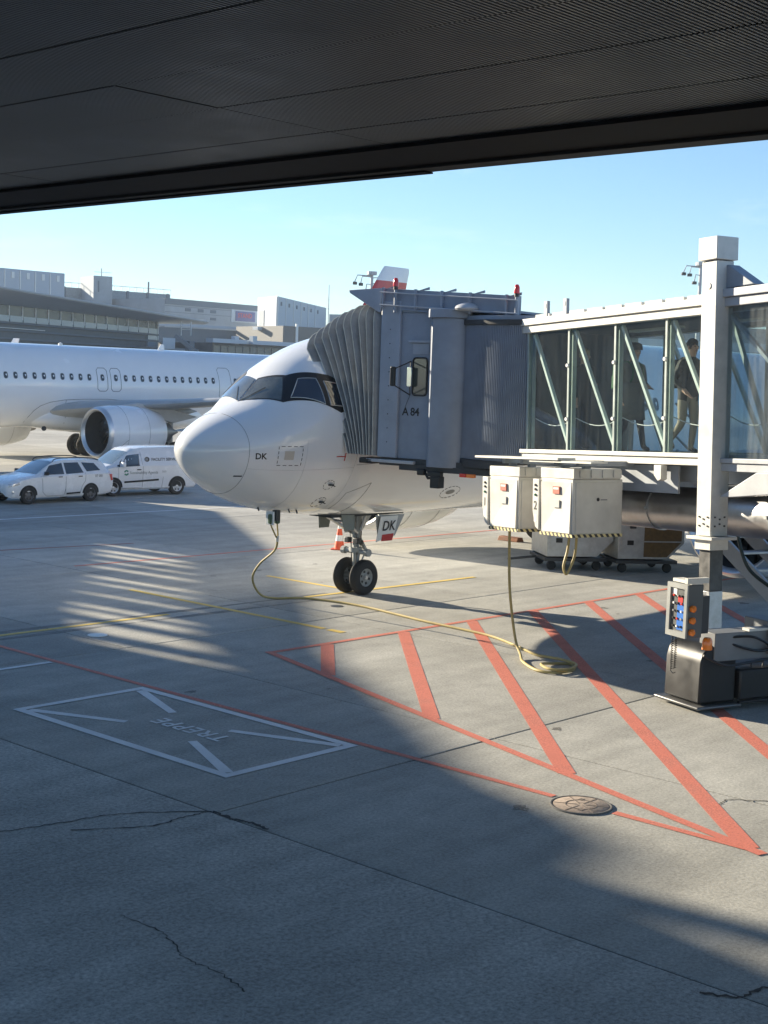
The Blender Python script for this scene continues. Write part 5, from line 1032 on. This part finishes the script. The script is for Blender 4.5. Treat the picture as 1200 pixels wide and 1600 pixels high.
# ------------------------------------------------------------------ passengers in the bridge
def person(loc, rz, joints, hat, coat, legs, skin, hair, label, coat_z=.75, coat_len=0.):
    """joints: dict of offsets; local +X is the walking direction"""
    J = dict(pel=(0, 0, .95), sp=(.0, 0, 1.15), ch=(.02, 0, 1.35), ne=(.03, 0, 1.52), h0=(.05, 0, 1.60), h1=(.06, 0, 1.70), h2=(.05, 0, 1.76))
    for s_, sy in (('l', 1), ('r', -1)):
        J['sh' + s_] = (.02, sy * .19, 1.44); J['el' + s_] = (-.02, sy * .26, 1.16); J['wr' + s_] = (.10, sy * .25, .95); J['hp' + s_] = (0, sy * .10, .92); J['kn' + s_] = (.05, sy * .11, .50); J['an' + s_] = (0, sy * .11, .09); J['to' + s_] = (.17, sy * .12, .04)
    J.update(joints)
    R = dict(pel=.155, sp=.15, ch=.165, ne=.062, h0=.075, h1=.095, h2=.06, sh=.075, el=.055, wr=.04, hp=.10, kn=.068, an=.048, to=.038)
    names = list(J); E = [('pel', 'sp'), ('sp', 'ch'), ('ch', 'ne'), ('ne', 'h0'), ('h0', 'h1'), ('h1', 'h2')]
    for s_ in 'lr':
        E += [('ch', 'sh' + s_), ('sh' + s_, 'el' + s_), ('el' + s_, 'wr' + s_), ('pel', 'hp' + s_), ('hp' + s_, 'kn' + s_), ('kn' + s_, 'an' + s_), ('an' + s_, 'to' + s_)]
        w = Vector(J['wr' + s_]); d = (w - Vector(J['el' + s_])).normalized(); a = d.cross(Vector((0, 0, 1)) if abs(d.z) < .9 else Vector((1, 0, 0))).normalized(); J['pa' + s_] = tuple(w + d * .08); R['pa' + s_] = .032; E.append(('wr' + s_, 'pa' + s_))
        for q in range(4):
            o = (q - 1.5) * .021; L_ = (.065, .075, .072, .055)[q]; b = w + d * .10 + a * o; J[f'f{q}{s_}'] = tuple(b); J[f'g{q}{s_}'] = tuple(b + d * L_ + Vector((.02, 0, 0))); R[f'f{q}{s_}'] = .0095; R[f'g{q}{s_}'] = .008; E += [('pa' + s_, f'f{q}{s_}'), (f'f{q}{s_}', f'g{q}{s_}')]
        J['t' + s_] = tuple(w + d * .04 + a * .05); J['u' + s_] = tuple(w + d * .09 + a * .065); R['t' + s_] = .012; R['u' + s_] = .0095; E += [('wr' + s_, 't' + s_), ('t' + s_, 'u' + s_)]
    names = list(J); me = bpy.data.meshes.new('person'); me.from_pydata([J[n] for n in names], [(names.index(a), names.index(b)) for a, b in E], [])
    o = bpy.data.objects.new('person', me); COL.objects.link(o); m = o.modifiers.new('skin', 'SKIN'); m.use_smooth_shade = True
    lay = me.skin_vertices[0].data
    for i, n in enumerate(names): r = R.get(n, R.get(n[:2], .05)); lay[i].radius = (r, r * (1.15 if n in ('pel', 'sp', 'ch') else 1)); lay[i].use_root = n == 'pel'
    sb = o.modifiers.new('sub', 'SUBSURF'); sb.levels = 1; sb.render_levels = 1
    dg = bpy.context.evaluated_depsgraph_get(); dg.update(); nm = bpy.data.meshes.new_from_object(o.evaluated_get(dg)); bpy.data.objects.remove(o)
    nm.name = 'person'; nm.materials.clear()
    for x in (coat, legs, skin, BLACK): nm.materials.append(x)
    hw = [Vector(J['pal']), Vector(J['par'])]
    for p in nm.polygons:
        c = p.center; i = 0 if c.z > coat_z else 1
        if c.z > 1.545 or min((c - h).length for h in hw) < .13: i = 2
        if c.z < .085: i = 3
        p.material_index = i; p.use_smooth = True
    o = bpy.data.objects.new('person', nm); COL.objects.link(o); o.location = loc; o.rotation_euler = (0, 0, rz); tag(o, label, 'person', 'passengers walking in the jet bridge')
    # hair cap, nose, ears, eyes
    hd = Vector(J['h1']); k = MB(Matrix.Translation(hd + Vector((-.015, 0, .015)))); rows = []
    for q in range(7):
        a = -.35 + (math.pi / 2 + .35) * q / 6; rows.append([(.118 * math.cos(a) * math.cos(t) * (1.0 if math.cos(t) < .3 or a > .55 else .62), .10 * math.cos(a) * math.sin(t), .125 * math.sin(a)) for t in [2 * math.pi * i / 18 for i in range(18)]])
    k.grid(rows, closed=True); k.build('hair', hair, o, smooth=True, local=True)
    k = MB(); k.box(hd + Vector((.10, 0, -.02)), (.035, .025, .04)); k.build('nose', skin, o, local=True, bevel=.01)
    for sy in (-1, 1):
        k = MB(); k.box(hd + Vector((0, sy * .095, -.01)), (.035, .015, .055)); k.build('ear', skin, o, local=True, bevel=.006); k = MB(); k.box(hd + Vector((.088, sy * .035, .01)), (.012, .022, .012)); k.build('eye', BLACK, o, local=True)
    k = MB(); k.box(hd + Vector((.088, 0, -.06)), (.012, .045, .01)); k.build('mouth', mat('lip', (.35, .13, .11), .5), o, local=True)
    if coat_len:
        k = MB(); rows = []
        for q in range(6):
            t = q / 5; z = 1.18 - coat_len * t; rows.append([(.02 - .05 * t + (.15 + .12 * t) * math.cos(a) * (1 + .06 * math.sin(5 * a)), (.20 + .08 * t) * math.sin(a), z) for a in [2 * math.pi * i / 24 for i in range(24)]])
        k.grid(rows, closed=True); k.build('coat_skirt', coat, o, smooth=True, local=True, solid=.01)
    if hat:
        k = MB(Matrix.Translation(hd + Vector((-.01, 0, .03))) @ Matrix.Rotation(-math.pi / 2, 4, 'Y')); k.lathe([(0, .125), (.05, .123), (.1, .105), (.125, .05), (.13, 0)], 20); k.build('hat', hat, o, smooth=True, local=True)
    return o
COATG = mat('coat_grey', (.11, .115, .11), .85, var=.25, scale=14); COATB = mat('coat_black', (.02, .02, .022), .8, var=.3); TROU = mat('trousers_dark', (.03, .03, .035), .85); SKIN = mat('skin', (.55, .33, .24), .5); HAIRD = mat('hair_dark', (.02, .014, .01), .6); HATM = mat('hat_brown', (.06, .05, .04), .9); BEIGE = mat('beige_trousers', (.30, .26, .20), .85); GREENB = mat('green_pack', (.03, .12, .04), .7); PACK = mat('dark_pack', (.03, .03, .034), .75, var=.2)
fz = lambda u: 3.54 + SL * u - .03
def at_t(u, v): p = O_ + ev * u + wv_ * v; return (p.x, p.y, fz(u))
FW = math.atan2(ev.y, ev.x)
stride = dict(knl=(.14, .11, .50), anl=(.26, .11, .10), tol=(.42, .11, .07), knr=(.0, -.11, .48), anr=(-.24, -.11, .14), tor=(-.08, -.12, .04))
bentl = dict(ell=(.02, .25, 1.17), wrl=(.22, .18, 1.12), elr=(-.08, -.25, 1.17), wrr=(.02, -.24, .95))
person(at_t(2.1, .65), FW, {**stride, **bentl}, HATM, COATG, TROU, SKIN, HAIRD, 'person in a long grey coat and brown hat walking between two others', .7, .62)
person(at_t(3.62, .6), FW, {**dict(knl=(.05, .11, .5), anl=(.0, .11, .09), tol=(.17, .11, .04), knr=(.02, -.11, .50), anr=(-.26, -.11, .2), tor=(-.14, -.12, .08)), **dict(ell=(-.04, .26, 1.17), wrl=(.16, .2, 1.0), elr=(-.04, -.26, 1.17), wrr=(.16, -.2, 1.0))}, None, COATB, BEIGE, SKIN, HAIRD, 'person in dark jacket and beige trousers nearest the lift column', .88)
person(at_t(.55, .75), FW, {**dict(ell=(.06, .25, 1.18), wrl=(.24, .12, 1.2)), **dict(knr=(.1, -.11, .5), anr=(.12, -.11, .09), tor=(.29, -.12, .04))}, None, COATB, TROU, SKIN, mat('hair_blond', (.4, .28, .12), .6), 'fair-haired person in black walking behind the grey coat', .8)
def pack(name, u, v, m, label, s_=1.):
    p = Vector(at_t(u, v)); r = empty(name, tuple(p), FW, label, 'backpack', 'backpacks carried in the jet bridge')
    k = MB(); k.box((-.27, 0, 1.27), (.19, .32, .46)); k.build('bag', m, r, local=True, bevel=.06, seg=3); k = MB(); k.box((-.385, 0, 1.18), (.06, .24, .24)); k.build('pocket', m, r, local=True, bevel=.025)
    for y in (-.11, .11): k = MB(); k.tube(bez([(-.2, y, 1.42), (-.02, y, 1.53), (.15, y, 1.42), (.13, y, 1.22), (-.14, y, 1.08)], 6), .016, 6); k.build('strap', m, r, local=True)
pack('backpack', 2.1, .65, GREENB, 'green and black backpack on the person in the grey coat'); pack('backpack', 3.62, .6, PACK, 'black backpack on the person nearest the lift column')
# ================================================================== background
ch, sh = math.cos(HEAD), math.sin(HEAD)
def GP(px, D):  # ground point in the direction of a bearing (1200-wide picture column at the horizon) at depth D
    x = (px - 600) / 2220 * D; return Vector((x * ch + D * sh, -(x * sh - D * ch), 0))
def HT(px, py, D): return EYE + (592.4 + .0339 * (px - 600) - py) * D / 2220
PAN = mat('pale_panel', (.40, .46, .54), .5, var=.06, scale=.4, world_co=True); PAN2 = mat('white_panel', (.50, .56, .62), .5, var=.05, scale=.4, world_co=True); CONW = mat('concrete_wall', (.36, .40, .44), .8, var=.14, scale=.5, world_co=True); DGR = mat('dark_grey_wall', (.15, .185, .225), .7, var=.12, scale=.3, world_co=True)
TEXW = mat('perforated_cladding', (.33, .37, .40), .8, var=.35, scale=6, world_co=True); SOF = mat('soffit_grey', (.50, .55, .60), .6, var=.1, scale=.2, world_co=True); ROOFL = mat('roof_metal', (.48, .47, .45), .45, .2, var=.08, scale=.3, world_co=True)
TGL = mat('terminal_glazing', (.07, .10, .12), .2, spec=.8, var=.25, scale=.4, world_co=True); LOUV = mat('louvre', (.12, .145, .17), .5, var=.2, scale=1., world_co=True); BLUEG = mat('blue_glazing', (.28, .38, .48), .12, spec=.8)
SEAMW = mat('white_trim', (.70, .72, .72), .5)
def facade(name, p0, p1, z0, z1, depth, m, label, cat='building', group=None):
    """box with its front wall from ground point p0 to p1"""
    d = (p1 - p0).normalized(); n = Vector((-d.y, d.x, 0)); 
    if n.dot(p0) < 0: n = -n
    r = empty(name, tuple((p0 + p1) / 2), 0, label, cat, group); k = MB(); k.prism([p0 + Vector((0, 0, z0)), p1 + Vector((0, 0, z0)), p1 + n * depth + Vector((0, 0, z0)), p0 + n * depth + Vector((0, 0, z0))], (0, 0, z1 - z0)); k.build('wall', m, r)
    return r, d, -n
def fq(name, r, p0, d, n, a, b, z0, z1, m, proud=.05):
    q = p0 + n * proud; k = MB(); k.prism([q + d * a + Vector((0, 0, z0)), q + d * b + Vector((0, 0, z0)), q + d * b + Vector((0, 0, z1)), q + d * a + Vector((0, 0, z1))], -n * (proud + .05) * .99); return k.build(name, m, r)
# --- terminal with the long overhanging roof
A0, A1 = GP(-60, 148), GP(238, 186); d = (A1 - A0).normalized(); L = (A1 - A0).length
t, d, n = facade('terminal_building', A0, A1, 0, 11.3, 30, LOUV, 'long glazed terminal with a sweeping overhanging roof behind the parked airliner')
nb = 16
for i in range(nb):
    a, b = L * i / nb, L * (i + 1) / nb; p = fq('window', t, A0, d, n, a + .12, b - .12, 9.95, 11.25, TGL, .06); fq('mullion', t, A0, d, n, a - .08, a + .08, 9.8, 11.3, SEAMW, .16)
    fq('balustrade_glass', t, A0, d, n, a + .1, b - .1, 9.55, 10.2, BLUEG, .22)
for z in (9.3, 8.5, 7.6, 6.7, 5.8): fq('floor_band', t, A0, d, n, 0, L, z, z + .22, DGR, .35)
for z in (8.0, 6.2): fq('light_band', t, A0, d, n, 0, L * .35, z + .8, z + .88, SEAMW, .38)
for i in range(6): fq('end_glazing', t, A0, d, n, L - 2.6 + .0 * i, L - .2, 4 + i * .95, 4.85 + i * .95, BLUEG, .2)
fq('corner_post', t, A0, d, n, L - .15, L + .1, 0, 11.3, SEAMW, .25)
R0, R1 = GP(-80, 136), GP(318, 190); dr = (R1 - R0); nr = Vector((-dr.y, dr.x, 0)).normalized()
if nr.dot(R0) < 0: nr = -nr
zt0, zt1 = HT(-40, 440, 138), HT(316, 503, 190); rows_t = []; NB = 24
k = MB(); top = []; bot = []
for i in range(NB + 1):
    q = i / NB; p = R0.lerp(R1, q); z = zt0 + (zt1 - zt0) * q; th = 1.15 * (1 - q) ** .45 + .1; w = 34 * (1 - q) ** .35 + .8
    top.append((p, z, th, w))
rows = [[p + nr * 0 + Vector((0, 0, z - .25)), p + nr * .25 + Vector((0, 0, z)), p + nr * w * .5 + Vector((0, 0, z + .55 * (1 - .7 * i / NB))), p + nr * w + Vector((0, 0, z + .2))] for i, (p, z, th, w) in enumerate(top)]
k.grid(rows); k.build('roof', ROOFL, t, smooth=True, angle=50)
k = MB(); k.grid([[p + Vector((0, 0, z - .25)), p + nr * min(w * .6, 7) + Vector((0, 0, z - .25 - th)), p + nr * w + Vector((0, 0, z - .3 - th))] for p, z, th, w in top]); k.build('soffit', SOF, t)
k = MB(); k.tube([p + Vector((0, 0, z - .12)) for p, z, th, w in top], .16, 6); k.build('roof_edge', ROOFL, t, smooth=True)
pb = GP(275, 184); k = MB()
for q in range(3): k.bar(pb + Vector((0, 0, 10.2 + .35 * q)), GP(292, 184) + Vector((0, 0, 10.2 + .35 * q)), .12, .08)
for px in (276, 291): k.bar(GP(px, 184) + Vector((0, 0, 9.4)), GP(px, 184) + Vector((0, 0, 11.2)), .1, .1)
k.build('maintenance_gantry', SEAMW, t)
# --- panelled block top left
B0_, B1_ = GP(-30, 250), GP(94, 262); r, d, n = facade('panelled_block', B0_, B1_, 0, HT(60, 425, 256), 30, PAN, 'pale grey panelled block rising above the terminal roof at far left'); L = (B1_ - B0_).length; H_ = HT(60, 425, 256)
for i in range(5):
    a = L * (.24 + .19 * i) - L * .19; fq('wall_panel', r, B0_, d, n, max(a + .15, 0), min(a + L * .19 - .15, L), H_ - 9, H_ - .3, PAN, .12); fq('panel_joint', r, B0_, d, n, a - .1, a + .1, H_ - 9, H_ - .2, SEAMW, .2); fq('vent', r, B0_, d, n, a + L * .08, a + L * .115, H_ - 1.6, H_ - .5, SEAMW, .25)
# --- concrete blocks
r, d, n = facade('concrete_block', GP(92, 290), GP(258, 305), 0, HT(200, 457, 298), 30, TEXW, 'long grey textured block with roof railing behind the terminal'); L = (GP(258, 305) - GP(92, 290)).length; H_ = HT(200, 457, 298)
for i in range(6): fq('pier', r, GP(92, 290), d, n, L * i / 5.2, L * i / 5.2 + .5, 5, H_ + .1, DGR, .2)
fq('roof_rail', r, GP(92, 290), d, n, 0, L, H_ + .9, H_ + 1.0, SEAMW, .1)
for i in range(16): fq('rail_post', r, GP(92, 290), d, n, L * i / 15 - .05, L * i / 15 + .05, H_, H_ + .95, SEAMW, .1)
k = MB(); q = GP(224, 300); k.tube([q + Vector((0, 0, H_)), q + Vector((0, 0, H_ + 2.2))], .18, 6); k.build('roof_aerial', DGR, r)
r, d, n = facade('stair_tower', GP(139, 286), GP(168, 288), 0, HT(153, 433, 286), 8, CONW, 'square concrete stair tower standing above the textured block'); H_ = HT(153, 433, 286)
fq('slot_window', r, GP(139, 286), d, n, .9, 1.15, H_ - 3.2, H_ - 1, DGR, .1); k = MB(); q = GP(151, 288); k.tube([q + Vector((0, 0, H_)), q + Vector((0, 0, H_ + 1.6))], .08, 6); k.build('roof_aerial', DGR, r); fq('roof_rail', r, GP(139, 286), d, n, 0, 3.7, H_ + .7, H_ + .78, SEAMW, .1)
# --- building with the illuminated sign
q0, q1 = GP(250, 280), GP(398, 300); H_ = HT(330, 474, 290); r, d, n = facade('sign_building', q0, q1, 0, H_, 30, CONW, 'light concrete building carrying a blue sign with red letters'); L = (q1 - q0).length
for i in range(3): fq('window', r, q0, d, n, L * (.2 + .13 * i), L * (.2 + .13 * i) + 1.5, HT(290, 488, 285), HT(290, 483, 285), DGR, .08)
fq('window', r, q0, d, n, L * .46, L * .46 + 1.5, HT(290, 499, 285), HT(290, 495, 285), DGR, .08)
for z in (485, 494): fq('wall_joint', r, q0, d, n, 0, L, HT(330, z, 290), HT(330, z, 290) + .08, DGR, .06)
fq('roof_fascia', r, q0, d, n, 0, L, H_ - 1.1, H_ + .05, DGR, .15); fq('wall_panel', r, q0, d, n, L * .68, L * .97, HT(372, 505, 296), HT(372, 482, 296), PAN2, .1)
sg = fq('sign_board', r, q0, d, n, L * .725, L * .935, HT(372, 503, 296), HT(372, 488, 296), mat('sign_blue', (.09, .11, .30), .4), .22)
ps = q0 + d * (L * .745) + n * .25; text('sign_letters', 'STAND', 1.25, frame(ps + Vector((0, 0, HT(372, 497.5, 296))), d, (0, 0, 1)), mat('sign_red', (.6, .10, .12), .5), sg, bold=.03)
# --- white panelled hall
q0, q1 = GP(394, 270), GP(424, 262); q2 = GP(500, 300); H_ = HT(430, 466, 265)
q3 = q0 + q2 - q1; r = empty('panelled_hall', tuple(q1), 0, 'white panelled hall with vertical joints beside the sign building', 'building'); k = MB(); k.prism([q1, q2, q3, q0], (0, 0, H_)); k.build('wall', PAN2, r)
d = (q2 - q1).normalized(); n = Vector((-d.y, d.x, 0)); n = -n if n.dot(q0 - q1) > 0 else n; L = (q2 - q1).length
for i in range(6):
    a = L * i / 6.8; fq('wall_panel', r, q1, d, n, a + .18, a + L / 6.8 - .18, H_ - 6.4, H_ - .2, PAN2, .1); fq('panel_joint', r, q1, d, n, a - .14, a + .14, H_ - 6.4, H_ - .1, SEAMW, .22); fq('vent', r, q1, d, n, a + L * .05, a + L * .07, H_ - 1.6, H_ - .9, DGR, .2)
d2 = (q0 - q1).normalized(); n2 = Vector((-d2.y, d2.x, 0)); n2 = -n2 if n2.dot(q2 - q1) > 0 else n2; fq('end_panel', r, q1, d2, n2, .2, (q0 - q1).length - .2, H_ - 6.4, H_ - .2, PAN, .1); fq('side_door', r, q1, d2, n2, (q0 - q1).length * .62, (q0 - q1).length * .9, H_ - 6.4, H_ - 2.4, CONW, .2)
# --- lower grey buildings in front
r, d, n = facade('low_grey_building', GP(236, 222), GP(450, 236), 0, HT(330, 516, 228), 20, DGR, 'low dark grey building below the sign building', 'building'); fq('roof_edge', r, GP(236, 222), d, n, 0, 21.6, HT(330, 514, 228), HT(330, 510, 228), PAN, .6)
for px in (395, 428): k = MB(); q = GP(px, 221); k.box(q + Vector((0, 0, HT(px, 514, 221))), (1.2, 1.2, .5)); k.build('roof_lamp', SEAMW, r)
r, d, n = facade('dark_annex', GP(434, 216), GP(520, 222), 0, HT(470, 512, 219), 14, mat('annex_brown_grey', (.16, .16, .16), .7), 'small dark annex beside the bellows of the bridge'); fq('ladder', r, GP(434, 216), d, n, 2.2, 2.6, 2, HT(470, 508, 219), SEAMW, .2)
r, d, n = facade('gate_pier', GP(325, 178), GP(560, 196), 0, HT(420, 541, 186), 12, LOUV, 'low gate pier with pale flat roof behind the parked airliner'); L = (GP(560, 196) - GP(325, 178)).length
fq('roof_slab', r, GP(325, 178), d, n, -1, L, HT(420, 541, 186), HT(420, 535, 186), PAN2, 1.4)
for i in range(22): fq('window', r, GP(325, 178), d, n, L * i / 22 + .08, L * (i + 1) / 22 - .08, 3.6, HT(420, 545, 186), TGL, .08)
for px in (360, 388): k = MB(); q = GP(px, 180); k.box(q + Vector((0, 0, HT(px, 532, 180))), (.7, .7, 1.0)); k.build('roof_vent', PAN2, r)
# boarding stair building at the terminal end
r, d, n = facade('link_building', GP(240, 176), GP(334, 182), 0, HT(290, 545, 178), 8, CONW, 'small link building with stair at the terminal end'); fq('roof_unit', r, GP(240, 176), d, n, .6, 2.4, HT(250, 545, 176), HT(250, 528, 176), PAN2, .2)
k = MB(); k.bar(GP(267, 172) + Vector((0, 0, HT(267, 525, 172))), GP(302, 172) + Vector((0, 0, HT(302, 552, 172))), .5, .5); k.build('stair_flight', DGR, r); k = MB(); k.box(GP(290, 177) + Vector((0, 0, HT(290, 541, 177))), (.8, .8, 1.2)); k.build('roof_vent', DGR, r)
# long hangar line to the right
r, d, n = facade('distant_hangar', GP(740, 300), GP(1330, 330), 0, HT(800, 498, 305), 40, DGR, 'long distant dark hangar roof seen over the jet bridge'); L = (GP(1330, 330) - GP(740, 300)).length; Hh = HT(800, 498, 305)
fq('roof_edge', r, GP(740, 300), d, n, 0, L, Hh - .8, Hh + .1, LOUV, .3); fq('light_band', r, GP(740, 300), d, n, 0, L, Hh - 5.2, Hh - 3.2, PAN2, .25)
for i in range(24): fq('hangar_bay', r, GP(740, 300), d, n, L * i / 24 + .3, L * (i + 1) / 24 - .3, 1, Hh - 5.6, LOUV, .2)
r, d, n = facade('distant_terminal_pier', GP(505, 320), GP(745, 310), 0, HT(520, 492, 318), 30, CONW, 'distant pale concrete pier building behind the cab roof')
# --- lamp masts, antenna
def mast(px, ytop, D, label, head=True):
    q = GP(px, D); z = HT(px, ytop, D); r = empty('lamp_mast', tuple(q), -HEAD, label, 'lamp mast', 'floodlight masts'); k = MB(); k.tube([(0, 0, 0), (0, 0, z)], [.28, .16], 10); k.build('pole', LGREY, r, smooth=True, local=True)
    k = MB(); k.tube([(0, 0, z), (0, 0, z + .35)], .55, 10); k.build('head_ring', LGREY, r, local=True)
    for (x, dz, tl) in ((-1.0, -.2, -.5), (-1.5, -.1, -1.0), (.7, -.3, .5), (-.5, -1.0, -.4), (.9, -.9, .8)):
        k = MB(); k.tube([(0, 0, z + dz), (x, 0, z + dz + .05), (x + .3 * tl, 0, z + dz - .7)], .06, 6); f = k.build('arm', LGREY, r, local=True); k = MB(); k.box((x + .25 * tl, 0, z + dz - .8), (.45, .4, .3)); k.build('floodlight', DARK, f, local=True, bevel=.04)
mast(569, 432, 150, 'floodlight mast rising behind the jet bridge cab'); mast(1076, 418, 150, 'floodlight mast rising behind the bridge roof near the column')
q = GP(503.5, 240); k = MB(); zt_ = HT(503, 447, 240); k.tube([q, q + Vector((0, 0, zt_))], [.14, .05], 6); an = empty('antenna_mast', tuple(q), 0, 'thin antenna mast left of the bellows', 'mast'); k.build('pole', LGREY, an)
for z in (1.5, 3.0): k = MB(); k.bar(q + Vector((-.3, 0, zt_ - z - 1)), q + Vector((.3, 0, zt_ - z - 1)), .05, .05); k.build('crossbar', LGREY, an)
# ------------------------------------------------------------------ air
hm = bpy.data.materials.new('haze_air'); hm.use_nodes = True; hn, hl = hm.node_tree.nodes, hm.node_tree.links; hn.clear()
ho = hn.new('ShaderNodeOutputMaterial'); hv = hn.new('ShaderNodeVolumePrincipled'); hv.inputs['Color'].default_value = (.80, .90, 1, 1); hv.inputs['Density'].default_value = .0004; hl.new(hv.outputs[0], ho.inputs['Volume'])
k = MB(); k.b2((-1210, -1210, -1.1), (1210, 1210, 34)); haze = k.build('haze', hm); tag(haze, kind='stuff')
